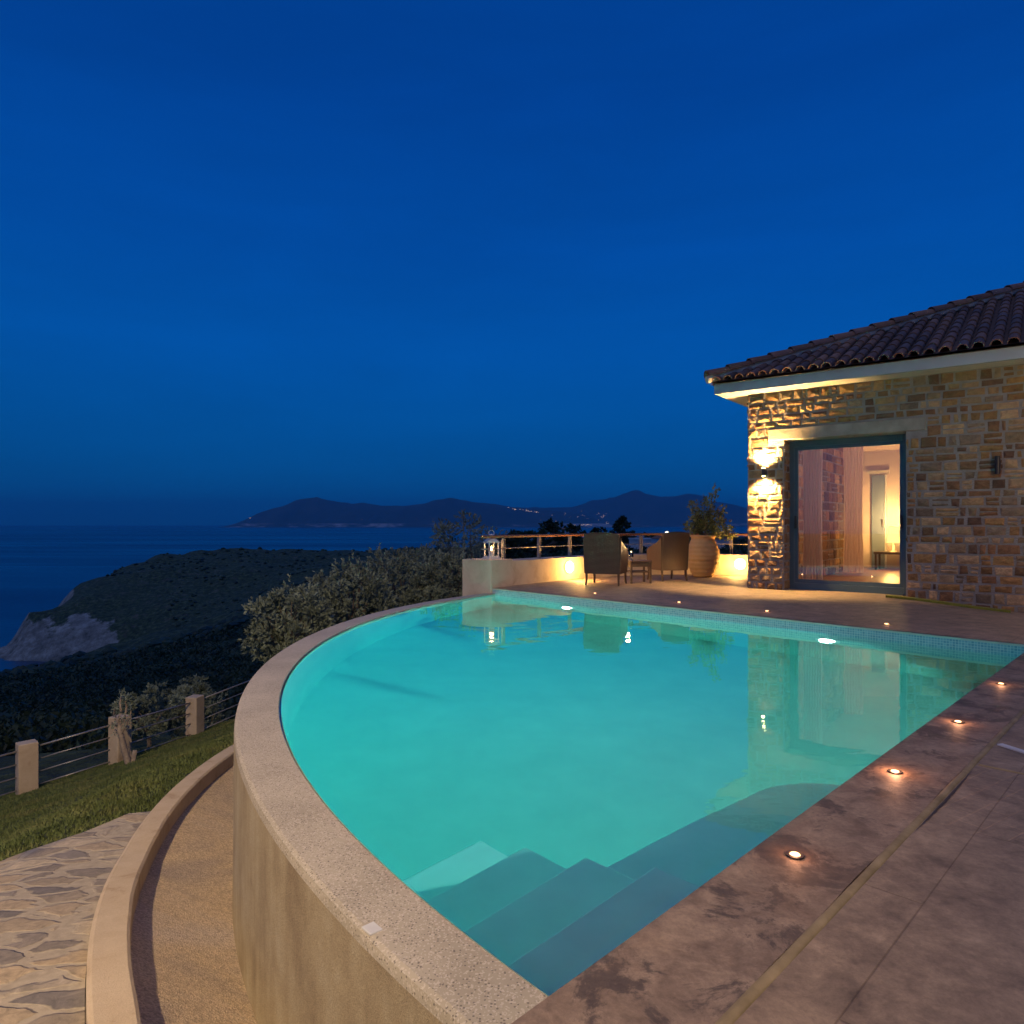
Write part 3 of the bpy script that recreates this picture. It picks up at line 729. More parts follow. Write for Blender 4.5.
# pot and olive plant
pc = Vector((3.79, 13.7, 0)); pot = empty('terracotta_pot', pc, 'big ribbed terracotta jar glowing in the wall light beside the house corner', 'pot')
prof = [(.17, 0), (.19, .02)]
for i in range(1, 45):
    z = .02+.77*i/44; s_ = z/.8
    r_ = .19+.125*math.sin(min(1, s_*1.12)*math.pi*.78)**.9 if s_ < 2 else .2
    r_ = lerp_table([(0,.19),(.12,.235),(.3,.295),(.5,.325),(.62,.32),(.78,.28),(.9,.235),(1,.225)], s_)
    prof.append((r_+.006*math.sin(z*2*math.pi/.085), z))
prof += [(.25, .795), (.255, .815), (.245, .83), (.2, .83), (.195, .78)]
mb = MB(); mb.lathe(pc, prof, 40); mb.build('jar', M['pot'], pot, smooth=True)
def leaf(mb, p, d, ln, wd, col):
    d = d.normalized(); s = d.cross(Vector((rnd.uniform(-1,1), rnd.uniform(-1,1), rnd.uniform(-1,1))))
    if s.length < .05: return
    s = s.normalized()*wd
    mb.add([p, p+d*ln*.45+s, p+d*ln, p+d*ln*.45-s], [(0,1,2,3)], (col, col, col))
def rv(): 
    while True:
        v = Vector((rnd.uniform(-1,1), rnd.uniform(-1,1), rnd.uniform(-1,1)))
        if .01 < v.length < 1: return v
def bush_parts(base, twigs, seed, lfn=70, ln=.07, wd=.014, trunk=.03):
    pass
pl = empty('potted_olive', pc+Vector((0, 0, .8)), 'young olive plant with sparse green branches growing from the terracotta jar', 'plant')
br = MB(); lf = MB()
for (px, py, r0) in ((712,492,.012),(718,510,.01),(690,505,.01),(700,515,.008),(727,527,.008),(686,526,.008),(708,500,.01),(735,536,.007),(722,520,.008),(694,520,.008),(711,512,.01)):
    tip = Vector(((px-512)/F*pc.y+rnd.uniform(-.03,.03), pc.y+rnd.uniform(-.25,.2), zat(py, pc.y)))
    st = pc+Vector((rnd.uniform(-.04,.04), rnd.uniform(-.04,.04), .78)); mid = st.lerp(tip, .5)+Vector((rnd.uniform(-.05,.05), 0, .08))
    pts = [st, st.lerp(mid, .6)+Vector((0,0,.02)), mid, mid.lerp(tip, .5), tip]; br.tube(pts, [r0, r0*.8, r0*.6, r0*.45, r0*.25], 6)
    for k in range(130):
        s_ = rnd.uniform(.25, 1.05); q = st.lerp(tip, s_)+rv()*.085*(.6+.6*s_)
        leaf(lf, q, rv()+Vector((0,0,.5)), .085, .02, rnd.random())
br.build('branches', M['bark'], pl); lf.build('leaves', M['leaf_pot'], pl)

# ------------------------------------------------------------------ house
house = empty('stone_house', HP(0, 0), 'stone villa with clay tile roof and lit glass door beside the pool', 'house')
pal = [(r_*1.5, g_*1.15, b_*.9) for r_, g_, b_ in ((.20,.13,.06), (.26,.18,.08), (.14,.095,.055), (.27,.205,.12), (.19,.165,.13), (.23,.19,.13), (.12,.085,.06), (.34,.27,.18), (.2,.125,.07), (.25,.165,.075))]
def stone_face(mb, O, u, nrm, L, z0, z1, holes=(), seed=1, hmin=.09, hmax=.17, lmin=.11, lmax=.30, zs=None):
    rr = random.Random(seed); z = z0
    while z < z1-.03:
        h = rr.uniform(hmin, hmax)
        if z+h > z1-.05: h = z1-z
        cuts = [0.0]
        x = rr.uniform(-.2, 0)
        while x < L:
            l = rr.uniform(lmin, lmax); 
            if rr.random() < .25: l *= .55
            a, b = max(x, 0), min(x+l, L); x += l
            if b-a < .03: continue
            segs = [(a, b)]
            for (ha, hb, hz0, hz1) in holes:
                if z+h > hz0+.02 and z < hz1-.02:
                    ns = []
                    for (p, q) in segs:
                        if q <= ha or p >= hb: ns.append((p, q)); continue
                        if p < ha: ns.append((p, ha))
                        if q > hb: ns.append((hb, q))
                    segs = ns
            for p, q in segs:
                if q-p < .035: continue
                g = .012+rr.random()*.010; c = Vector(rr.choice(pal))*rr.uniform(.75, 1.25)
                zz0, zz1 = z+g*.8, z+h-g*.8
                # occasionally two thin stones
                parts = [(zz0, zz1)]
                if h > .12 and rr.random() < .2: parts = [(zz0, z+h*.5-g*.6), (z+h*.5+g*.6, zz1)]
                for (s0, s1) in parts:
                    pr = rr.uniform(.008, .02); bx = .014+rr.random()*.012
                    if s1-s0 < .03: continue
                    bx = min(bx, (s1-s0)*.35, (q-p)*.3)
                    j = lambda k=.008: rr.uniform(-k, k)
                    P = [(p+g+j(), s0+j()), (q-g+j(), s0+j()), (q-g+j(), s1+j()), (p+g+j(), s1+j())]
                    ring0 = [O+u*a_+ZZ*b_-nrm*.02 for a_, b_ in P]
                    ring1 = [O+u*a_+ZZ*b_+nrm*(pr*.55) for a_, b_ in P]
                    cx = (p+q)/2; cz = (s0+s1)/2
                    ring2 = []
                    for a_, b_ in P:
                        ring2.append(O+u*(a_+(bx if a_ < cx else -bx))+ZZ*(b_+(bx if b_ < cz else -bx))+nrm*(pr+j(.005)))
                    ctr = O+u*(cx+j(.03))+ZZ*(cz+j(.015))+nrm*(pr+rr.uniform(.0, .012))
                    fs = [(i, (i+1) % 4, 4+(i+1) % 4, 4+i) for i in range(4)]+[(4+i, 4+(i+1) % 4, 8+(i+1) % 4, 8+i) for i in range(4)]+[(8+i, 8+(i+1) % 4, 12) for i in range(4)]
                    mb.add(ring0+ring1+ring2+[ctr], fs, tuple(c))
        z += h
LH, DH, ZT, TH = 12.0, 9.0, 3.165, .45
T0, T1, ZD = .573, 2.273, 2.385
DR = .3                                       # how far the door sits behind the wall face
mb = MB()
def hb(mb, a0, a1, b0, b1, z0, z1): mb.frame_box(W0, U, B, ZZ, a0, a1, b0, b1, z0, z1)
hb(mb, 0, T0, 0, TH, -.5, ZT); hb(mb, T1, LH, 0, TH, -.5, ZT); hb(mb, T0, T1, 0, TH, ZD+.19, ZT)
hb(mb, 0, TH, TH, DH-TH, -.5, ZT); hb(mb, LH-TH, LH, TH, DH-TH, -.5, ZT); hb(mb, 0, LH, DH-TH, DH, -.5, ZT)
mb.build('wall', M['mortar'], house)
mb = MB(); N_ = -B
stone_face(mb, W0, U, N_, 7.5, -.16, ZT, [(T0, T1, -.3, ZD), (.334, 2.52, ZD, 2.57)], 11)
stone_face(mb, W0+B*TH*1.0, -B, U, TH-.03, -.05, ZD, [], 5)     # placeholder, replaced below by the jamb
mb2 = MB()
stone_face(mb2, W0, U, N_, 7.5, -.16, ZT, [(T0, T1, -.3, ZD+.01), (.334, 2.52, ZD, 2.572)], 11)
stone_face(mb2, HP(T0, DR+.0), -B, U, DR, 0, ZD, [], 6, lmin=.1, lmax=.25)
stone_face(mb2, HP(0, DH), -B, -U, DH, -.4, ZT, [], 8)
mb2.build('facing_stones', M['block'], house)
mb = MB(); hb(mb, .334, 2.52, -.022, TH-.02, ZD, 2.57); mb.build('lintel', M['lintel'], house, bevel=.012)
# eaves
o_ = .39; ZF0, ZF1 = 3.165, 3.33
mb = MB(); hb(mb, -o_, LH+o_, -o_, DH+o_, ZF0+.002, ZF0+.06); mb.build('soffit', M['plaster'], house)
mb = MB()
hb(mb, -o_-.02, LH+o_, -o_-.02, -o_+.04, ZF0, ZF1); hb(mb, -o_-.02, -o_+.04, -o_+.043, DH+o_, ZF0, ZF1)
mb.build('fascia', M['fascia'], house)
# roof
PITCH = .425; oe = .46
ridge_a = (DH+2*oe)/2
def rz_(d_in): return ZF1+.02+PITCH*d_in
roof = None
mb = MB()
c00 = HP(-oe, -oe, rz_(0)); c10 = HP(LH+oe, -oe, rz_(0)); c01 = HP(-oe, DH+oe, rz_(0)); c11 = HP(LH+oe, DH+oe, rz_(0))
r0 = HP(-oe+ridge_a, -oe+ridge_a, rz_(ridge_a)); r1 = HP(LH+oe-ridge_a, -oe+ridge_a, rz_(ridge_a))
mb.add([c00, c10, c01, c11, r0, r1], [(0,1,5,4), (2,0,4), (3,2,4,5), (1,3,5)])
mb.add([c-ZZ*.03 for c in (c00, c10, c01, c11)], [(0,2,3,1)])
mb.c = [(.13,.08,.065)]*len(mb.v)
roof = mb.build('roof', M['tile'], house)
tp = [(.22,.115,.08), (.28,.15,.10), (.17,.105,.08), (.23,.13,.10), (.33,.17,.10), (.19,.125,.11)]
def barrel(mb, p0, p1, nup, r0, r1, col, n=7, half=True, th=.014):
    d_ = (p1-p0).normalized(); s_ = d_.cross(nup).normalized(); up = s_.cross(d_); vs = []
    for (p, r) in ((p0, r0), (p1, r1)):
        for rr_ in (r, r-th):
            for k in range(n):
                a = math.pi*k/(n-1); vs.append(p+s_*math.cos(a)*rr_+up*math.sin(a)*rr_)
    fs = []
    for k in range(n-1):
        fs.append((k, k+1, 2*n+k+1, 2*n+k)); fs.append((n+k+1, n+k, 3*n+k, 3*n+k+1)); fs.append((k+1, k, n+k, n+k+1)); fs.append((2*n+k, 2*n+k+1, 3*n+k+1, 3*n+k))
    mb.add(vs, fs, col)
tb_ = MB(); SP = .185; CL = .34
def tile_plane(corner, along, inward, length, hip0, hip1, depth):
    nup = (ZZ-inward*PITCH).normalized(); i = 0; x = SP*.6
    while x < length:
        mx = min(x/1.0 if hip0 else 99, (length-x) if hip1 else 99, depth)
        y = -.03; k = 0; jit = rnd.uniform(-.008, .008)
        while y < mx-.05:
            y1 = min(y+CL+.05, mx)
            col = Vector(rnd.choice(tp))*rnd.uniform(.7, 1.25)
            a = corner+along*(x+jit)+inward*y+ZZ*(PITCH*y+.012+.011); b = corner+along*(x+jit)+inward*y1+ZZ*(PITCH*y1+.012)
            barrel(tb_, a, b, nup, .072+rnd.uniform(-.003,.003), .061, tuple(col)); y += CL; k += 1
        x += SP
tile_plane(HP(-oe, -oe, rz_(0)), U, B, 9.5, True, False, ridge_a)
tile_plane(HP(-oe, DH+oe, rz_(0)), -B, U, DH+2*oe, True, True, ridge_a)
tb_.build('tiles', M['tile'], roof)
roof.children[0].matrix_parent_inverse = Matrix.Identity(4); roof.children[0].location = (0,0,0)
hc = MB(); mo = MB(); h0 = HP(-oe-.04, -oe-.04, rz_(0)+.04); h1 = r0+ZZ*.05; Lh = (h1-h0).length; y = 0; hd = (h1-h0).normalized(); k = 0
while y < Lh:
    a = h0+hd*y+ZZ*.055; b = h0+hd*min(y+.44, Lh)+ZZ*.035
    if k == 2: a += ZZ*.004
    barrel(hc, a, b, ZZ, .105, .085, tuple(Vector(rnd.choice(tp))*rnd.uniform(.8, 1.3)), 9); y += .38; k += 1
y = 0
rd = (r1-r0).normalized(); y = 0
while y < (r1-r0).length:
    barrel(hc, r0+rd*y+ZZ*.1, r0+rd*(y+.44)+ZZ*.085, ZZ, .105, .085, tuple(Vector(rnd.choice(tp))), 9); y += .38
o = hc.build('hip_caps', M['tile'], roof); o.matrix_parent_inverse = Matrix.Identity(4)
pts = [h0+hd*(Lh*i/70)+ZZ*(.0+.012*noise.noise((i*.7, 0, 0))) for i in range(71)]
mo.tube(pts, [.062+.04*noise.noise((i*.9, 4, 0)) for i in range(71)], 8)
o = mo.build('mortar_bed', M['plaster'], roof); o.matrix_parent_inverse = Matrix.Identity(4)
# the glass door
door = MB()
def fr(a0, a1, z0, z1, b0=DR, b1=DR+.09): hb(door, a0, a1, b0, b1, z0, z1)
FW = .07
fr(T0-.0, T0+FW, 0, ZD-.002); fr(T1-FW, T1, 0, ZD-.002); fr(T0+FW, T1-FW, ZD-.09, ZD-.002); fr(T0+FW, T1-FW, -.01, .1)
dfr = door.build('glass_door', M['frame'], house, bevel=.004)
def sub(mb, name, mat, par, **kw):
    o = mb.build(name, mat, par, **kw); o.matrix_parent_inverse = Matrix.Identity(4); return o
mb = MB(); hb(mb, T0+FW+.002, T0+FW+.055, DR+.02, DR+.07, .102, ZD-.092); hb(mb, T1-FW-.055, T1-FW-.002, DR+.02, DR+.07, .102, ZD-.092); hb(mb, T0+FW+.055, T1-FW-.055, DR+.02, DR+.07, ZD-.145, ZD-.092); hb(mb, T0+FW+.055, T1-FW-.055, DR+.02, DR+.07, .102, .16)
sub(mb, 'sash', M['frame'], dfr)
mb = MB(); hb(mb, T0+FW+.05, T1-FW-.05, DR+.04, DR+.05, .155, ZD-.14); sub(mb, 'pane', M['glass'], dfr)
mb = MB(); hb(mb, T0+FW+.018, T0+FW+.04, DR-.035, DR+.018, .98, 1.18); sub(mb, 'handle', M['dark'], dfr)
mb = MB(); hb(mb, T1-FW-.04, T1-FW-.018, DR-.035, DR+.018, .98, 1.18); sub(mb, 'handle', M['dark'], dfr)
# interior shell
ROOMD = 6.6
mb = MB(); hb(mb, TH, 7, TH+.002, ROOMD+.3, -.12, .03); mb.build('room_floor', M['wood_floor'], house)
mb = MB(); hb(mb, TH, 7, TH, ROOMD+.3, 2.75, 2.85); hb(mb, TH, 7, ROOMD, ROOMD+.12, .03, 2.75); hb(mb, 5.5, 5.6, TH, ROOMD, .03, 2.75); hb(mb, TH+.005, 5.5, TH+.002, TH+.012, 2.58, 2.75)
hb(mb, T1+.05, 5.5, TH+.002, TH+.012, .03, 2.6)
mb.build('room_walls', M['room'], house)
mb = MB(); stone_face(mb, HP(TH, TH), B, U, 4.6, .03, 2.75, [], 21, hmin=.14, hmax=.22, lmin=.2, lmax=.5); mb.build('inner_stones', M['block'], house)
mb = MB(); stone_face  # window bay at the back of the room
mb = MB(); hb(mb, .6, 1.05, ROOMD-.06, ROOMD-.002, 2.22, 2.3); mb.build('pelmet', M['plaster'], house)
mb = MB(); hb(mb, .68, .95, ROOMD-.05, ROOMD-.004, .03, 2.18); idr = mb.build('inner_door', M['door_paint'], house, bevel=.004)
mb = MB(); hb(mb, .9, .925, ROOMD-.1, ROOMD-.052, 1.0, 1.16); sub(mb, 'handle', M['brass'], idr)
mb = MB(); hb(mb, .96, .99, ROOMD-.07, ROOMD-.006, .03, 2.2); sub(mb, 'architrave', M['white_metal'], idr)
# furniture in the room
def curtain(t_a, d_a, t_b, d_b, z0, z1, lab, gather=1.0):
    a = HP(t_a, d_a); b = HP(t_b, d_b); mb = MB(); n = 64; rows = 12; dv = (b-a); nv = Vector((-dv.y, dv.x, 0)).normalized(); vs = []
    for r in range(rows+1):
        s = r/rows; z = z1+(z0-z1)*s
        for i in range(n+1):
            u_ = i/n; amp = .035*(.4+.8*s)
            squeeze = 1-.12*math.sin(s*math.pi)
            p = a+dv*(.5+(u_-.5)*squeeze)+nv*(amp*math.sin(u_*2*math.pi*7+.6*math.sin(s*3)))
            vs.append((p.x, p.y, z))
    mb.add(vs, [(r*(n+1)+i, r*(n+1)+i+1, (r+1)*(n+1)+i+1, (r+1)*(n+1)+i) for r in range(rows) for i in range(n)])
    o = mb.build('curtain', M['curtain'], smooth=True); tag(o, lab, 'curtain', 'sheer curtains in the lit room'); return o
curtain(.66, .72, .98, .75, .05, 2.5, 'sheer pink curtain hanging just behind the left part of the glass door')
curtain(.56, 4.2, .92, 4.35, .05, 2.68, 'sheer pink curtain hanging deeper in the room, beside the inner door')
sbp = HP(1.25, 6.05); sbt = empty('sideboard', sbp, 'low dark sideboard under the glowing lamp, seen through the glass door', 'sideboard')
mb = MB(); hb(mb, .85, 1.6, 5.8, 6.35, .38, .43); mb.build('top', M['darkwood'], sbt, bevel=.004)
for a_ in (.87, 1.54):
    for b_ in (5.82, 6.29):
        mb = MB(); hb(mb, a_, a_+.04, b_, b_+.04, .03, .378); mb.build('leg', M['darkwood'], sbt)
lp = HP(1.2, 6.1, .43); tl = empty('table_lamp', lp, 'glowing table lamp with white shade inside the room, at the right of the glass door', 'lamp')
mb = MB(); mb.lathe(lp, [(.07, 0), (.07, .015), (.02, .03), (.03, .1), (.015, .16), (.01, .22)], 16); mb.build('base', M['white_metal'], tl, smooth=True)
mb = MB(); mb.lathe(lp+Vector((0,0,.2)), [(.13, 0), (.1, .36), (.095, .36), (.125, .005)], 24); mb.build('shade', M['shade_glow'], tl, smooth=True)
light('room_lamp', 'POINT', lp+Vector((0,0,.75))-B*.1, 120, (1, .55, .18), .1)
light('room_lamp_low', 'POINT', lp+Vector((0,0,.1))-B*.25, 20, (1, .5, .1), .08)
light('room_fill', 'POINT', HP(2.9, 2.0, 2.35), 120, (1, .68, .44), .25)  # added fill without a fitting, brightens the room and curtains
# wall sconces
def sconce(t, z, w_, h_, lab, lit):
    p = HP(t, -.035, z); s = empty('wall_sconce', p, lab, 'wall lamp')
    mb = MB(); hb(mb, t-.02, t+.02, -(.115 if lit else .06), -.02, z-h_*.3, z+h_*.3); mb.build('bracket', M['dark'], s)
    dq = .12 if lit else .065
    mb = MB(); q = HP(t, -dq, z)
    mb.tube([q-ZZ*h_/2, q+ZZ*h_/2], w_/2, 16); mb.build('body', M['dark'], s, smooth=False)
    if lit:
        for sg in (-1, 1):
            mb = MB(); mb.tube([q+ZZ*sg*(h_/2+.001), q+ZZ*sg*(h_/2+.006)], w_/2*.8, 16); mb.build('lens', M['lamp_glow'], s)
            light('sconce_lamp', 'SPOT', q+ZZ*sg*(h_/2+.012), 470, (1, .62, .22), .05, aim=(B.x*.22, B.y*.22, sg), spot_size=R(118), spot_blend=.5)
sconce(.29, 1.88, .055, .12, 'lit wall lamp throwing light up and down the stone corner left of the door', True)
sconce(3.355, 1.84, .065, .24, 'small unlit dark wall lamp on the stone wall right of the door', False)
# narrow mat along the wall foot
mb = MB(); a = HP(2.0, -.2); 
vs = []
for i in range(13):
    t = 2.05+1.45*i/12
    for d_ in (-.24, -.1):
        p = HP(t, d_); vs.append((p.x, p.y, zdeck(p.x, p.y)+.03)); 
    for d_ in (-.24, -.1):
        p = HP(t, d_); vs.append((p.x, p.y, zdeck(p.x, p.y)-.001))
fs = []
for i in range(12):
    o1 = i*4; o2 = o1+4; fs += [(o1, o2, o2+1, o1+1), (o1, o1+2, o2+2, o2), (o1+1, o2+1, o2+3, o1+3)]
fs += [(0,1,3,2), (48,50,51,49)]
mb.add(vs, fs); tag(mb.build('mat', M['mat']), 'narrow yellow green strip lying along the foot of the stone wall', 'mat')

# ------------------------------------------------------------------ catch basin, kerb, lawn, path
def zk(y): return lerp_table([(-3,-.2),(1.5,-.45),(2.6,-.56),(3.9,-.80),(6.4,-1.04),(9,-1.3),(14,-1.8)], y)
def zf_(y): return lerp_table([(-3,-.4),(1.5,-.68),(2.5,-.78),(3.9,-.95),(6.4,-1.17),(9,-1.45),(14,-2.0)], y)
def arc_pts(r, a0, a1, n): return arc(CO, r, a0, a1, n)
A0, A1 = a_near+.25, a_far-.35
RKI, RKO = 7.98, 8.125
mb = MB(); NK = 120; vs = []
for i in range(NK+1):
    a = A0+(A1-A0)*i/NK
    for r in (RO-.02, 7.66, 7.82, RKI+.03):
        x, y = CO.x+r*math.cos(a), CO.y+r*math.sin(a); q_ = (r-RO)/(RKI-RO); vs.append((x, y, (zk(y)-.115)*q_+(zf_(y)-.14)*(1-q_)))
mb.add(vs, [(i*4+k, i*4+4+k, i*4+5+k, i*4+1+k) for i in range(NK) for k in range(3)])
mb.build('catch_channel', M['aggregate'], kind='structure', smooth=True)
mb = MB(); vs = []
for i in range(NK+1):
    a = A0+(A1-A0)*i/NK; wob = .004*noise.noise((a*30, 0, 0))
    for r, dz in ((RKI, -.6), (RKI+wob, -.012), (RKI+.012+wob, 0), (RKO-.02, .002), (RKO-.003, -.012), (RKO+.012, -.7)):
        x, y = CO.x+r*math.cos(a), CO.y+r*math.sin(a); vs.append((x, y, zk(y)+dz))
fs = [(i*6+k, i*6+6+k, i*6+7+k, i*6+1+k) for i in range(NK) for k in range(5)]+[tuple(range(6)), tuple(NK*6+k for k in range(5, -1, -1))]
mb.add(vs, fs); tag(mb.build('kerb_wall', M['kerb']), 'low curved concrete kerb between the catch channel and the lawn', 'kerb')

def lawn_z(x, y):
    z = -.62+.277*(x+2.2)-.115*(y-2.5)
    r = math.hypot(x-CO.x, y-CO.y)
    # follows the kerb top a little below it
    k = sstep((r-RKO)/1.6)
    z = (zk(y)-.10)*(1-k)+z*k if r < RKO+1.6 else z
    return z+.015*noise.noise((x*.8, y*.8, 0))
def ground_z(x, y):
    r = math.hypot(x-CO.x, y-CO.y)
    if r < RKO-.05 or x > -1.0: return -2.6
    return lawn_z(x, y)
FENCE = [gp(-60, 829, -3.05)]
posts_px = [(27,798,9.86),(120,768,10.6),(195,741,12.27)]
FP = [at(27, 9.86, zat(798, 9.86)), at(120, 10.6, zat(768, 10.6)), at(195, 12.27, zat(741, 12.27))]
outerA = arc(CO, RKO, math.pi*1.32, a_far-.3, 60)
lawnpoly = outerA+[Vector((-1.6, 16.5)), Vector((-5.0, 14.6)), Vector((-6.3, 12.6)), Vector((-6.75, 11.0)), Vector((-7.6, 10.2)), Vector((-9.5, 8.4)), Vector((-12, 5)), Vector((-12, -6)), Vector((-2.0, -6))]
grid = [(-12+i*.3, -6+j*.3) for i in range(42) for j in range(76)]
lawn = cdt_sheet(lawnpoly, grid, lawn_z); lawn.build('lawn_ground', M['soil'], kind='structure', smooth=True)
# flagstone path: everything between the kerb and the lawn's near edge
pathedge = [Vector((-2.66, 4.78)), Vector((-2.74, 4.45)), Vector((-3.0, 4.1)), Vector((-3.35, 3.55)), Vector((-3.9, 2.7)), Vector((-4.8, 1.2)), Vector((-6, -1.5)), Vector((-6, -5))]
pa = [p for p in arc(CO, RKO+.001, math.pi*1.30, math.pi*1.02, 60) if p.y < 4.85]
pathpoly = pa+pathedge
def path_z(x, y): return lawn_z(x, y)+.03
gridp = [(-6+i*.18, -5+j*.18) for i in range(30) for j in range(60)]
cdt_sheet(pathpoly, gridp, path_z).build('flagstone_path', M['paving'], kind='structure', smooth=True)
def inpoly(pts, x, y):
    r = False; j = len(pts)-1
    for i in range(len(pts)):
        xi, yi = pts[i][0], pts[i][1]; xj, yj = pts[j][0], pts[j][1]
        if (yi > y) != (yj > y) and x < (xj-xi)*(y-yi)/(yj-yi)+xi: r = not r
        j = i
    return r
gr = MB(); cnt = 0
while cnt < 120000:
    y = rnd.uniform(2.6, 14.5); x = rnd.uniform(-9.5, -1.6)
    if rnd.random() > (6.5/max(y, 3.2))**1.0: continue
    if (x-(-.80)*y) < 0 or not inpoly(lawnpoly, x, y) or inpoly(pathpoly, x+.03*rnd.uniform(-1,1), y+.05*rnd.uniform(-1,1)): continue
    if math.hypot(x-CO.x, y-CO.y) < RKO+.02: continue
    z = lawn_z(x, y)-.004; h = rnd.uniform(.012, .032)*(1+.5*noise.noise((x*1.5, y*1.5, 2))); a = rnd.uniform(0, 6.28); wv = rnd.uniform(.003, .006)*(1+y*.08)
    dx, dy = math.cos(a)*wv, math.sin(a)*wv; lx, ly = rnd.uniform(-.02, .02), rnd.uniform(-.02, .02)
    gr.v += [(x-dx, y-dy, z), (x+dx, y+dy, z), (x+lx, y+ly, z+h)]; i = len(gr.v); gr.f.append((i-3, i-2, i-1)); cnt += 1
gr.build('lawn_grass', M['grass'], kind='stuff')

# fence
fence_root = empty('fence', FP[1], 'low fence of square plastered posts and four metal rails at the lawn edge', 'fence')
p0 = FP[0]+(FP[0]-FP[1])*1.35+Vector((0,0,.05)); p3 = FP[2]+Vector((.75, 2.3, .1)); p4 = p3+Vector((1.2, 2.2, .2))
allp = [p0]+FP+[p3, p4]
for i, p in enumerate(allp):
    a_ = math.atan2(*(allp[min(i+1, len(allp)-1)]-allp[max(i-1, 0)]).xy.yx)
    wd = .24; mb = MB(); zt = p.z+.80
    mb.box((p.x, p.y, (zt+p.z-.4)/2), (wd, wd*.9, zt-p.z+.4), a_+.12); mb.build('post', M['kerb'], fence_root, bevel=.012)
for i in range(len(allp)-1):
    a, b = allp[i], allp[i+1]; d_ = (b-a).normalized()*.12
    for k in range(4):
        zz = Vector((0, 0, .70-.185*k)); mb = MB(); mb.tube([a+d_+zz, b-d_+zz], .014 if k == 0 else .010, 8); mb.build('rail', M['railmetal'], fence_root, smooth=True)
    mb = MB(); mb.frame_box(a+d_*.8, (b-a-d_*1.6).normalized(), Vector((-d_.y, d_.x, 0)).normalized(), ZZ, 0, (b-a-d_*1.6).length, -.07, .07, -.25, .035); mb.build('plinth', M['kerb'], fence_root)

# ------------------------------------------------------------------ trees
def tree_mesh(name, seed, rx, ry, rz0, trunk_h, nleaf, ln, wd, nclump=34, gap=.35):
    """returns (trunk MB, crown MB) about the origin at the trunk's foot"""
    rr = random.Random(seed); tr = MB(); cr = MB()
    def rvec():
        while True:
            v = Vector((rr.uniform(-1,1), rr.uniform(-1,1), rr.uniform(-1,1)))
            if .05 < v.length < 1: return v
    base = Vector((0,0,-.3)); top = Vector((rr.uniform(-.1,.1)*rx, rr.uniform(-.1,.1)*ry, trunk_h))
    tr.tube([base, base.lerp(top, .5)+rvec()*.06, top], [.09*rx, .07*rx, .05*rx], 8)
    ctr = Vector((0, 0, trunk_h+rz0*.75)); clumps = []
    for i in range(nclump):
        v = rvec(); v = v.normalized()*(v.length**.45)
        p = ctr+Vector((v.x*rx, v.y*ry, v.z*rz0)); clumps.append((p, rr.uniform(.18, .36)*min(rx, rz0)*1.15))
        if i % 2 == 0:
            m_ = top.lerp(p, .5)+rvec()*.1*rx; tr.tube([top-Vector((0,0,.1)), m_, p], [.035*rx, .02*rx, .008*rx], 5)
    per = nleaf//nclump
    for p, r in clumps:
        tone = rr.uniform(.0, .55)
        for twig in range(max(3, per//9)):
            v = rvec(); dirv = (v.normalized()+Vector((0,0,.35))).normalized(); st = p+v.normalized()*r*rr.uniform(.15, .8); L_ = r*rr.uniform(.2, .5)
            for k in range(9):
                q = st+dirv*L_*k/8; d_ = (dirv+rvec()*.9)
                s = d_.cross(rvec())
                if s.length < .05: continue
                s = s.normalized()*wd*rr.uniform(.7, 1.3); d_ = d_.normalized()*ln*rr.uniform(.7, 1.3); c = min(1, max(0, tone+rr.uniform(0, .5)))
                cr.add([q, q+d_*.5+s, q+d_, q+d_*.5-s], [(0,1,2,3)], (c, c, c))
    return tr, cr
def tree(name, mats, loc, label, cat, group, **kw):
    tr, cr = tree_mesh(name, **kw); t_ = empty(name, loc, label, cat, group)
    for m_, nm, mt in ((tr, 'trunk', mats[0]), (cr, 'crown', mats[1])):
        o = m_.build(nm, mt, t_); o.matrix_parent_inverse = Matrix.Identity(4)
    return t_
OG = 'olive trees behind the curved pool edge'
# (px, py of crown centre, D, rx, rz, label)
olives = [
 (288, 630, 11.5, .74, .66, 'round silvery olive tree lowest and leftmost behind the curved pool edge'),
 (345, 613, 13.0, 1.0, .85, 'olive tree second from the left behind the curved pool edge'),
 (398, 595, 14.5, 1.05, .95, 'broad olive tree in the middle of the row behind the curved pool edge'),
 (440, 594, 13.8, .8, .75, 'olive tree just left of the wall end with the lantern'),
 (462, 560, 17.0, 1.0, 1.15, 'darker taller olive tree behind the wall end with the lantern'),
 (422, 580, 17.5, .9, .85, 'olive tree peeking over the middle of the row behind the pool'),
]
for i, (px, py, D, rx, rz0, lab) in enumerate(olives):
    zc = zat(py, D); th = .9
    rx *= .9; rz0 *= .95
    tree('olive_tree', (M['bark'], M['leaf']), at(px+5, D, zc-th-rz0*.75), lab, 'olive tree', OG, seed=50+i, rx=rx, ry=rx*.9, rz0=rz0, trunk_h=th, nleaf=17000 if i < 4 else 11000, ln=.07, wd=.015, nclump=80)
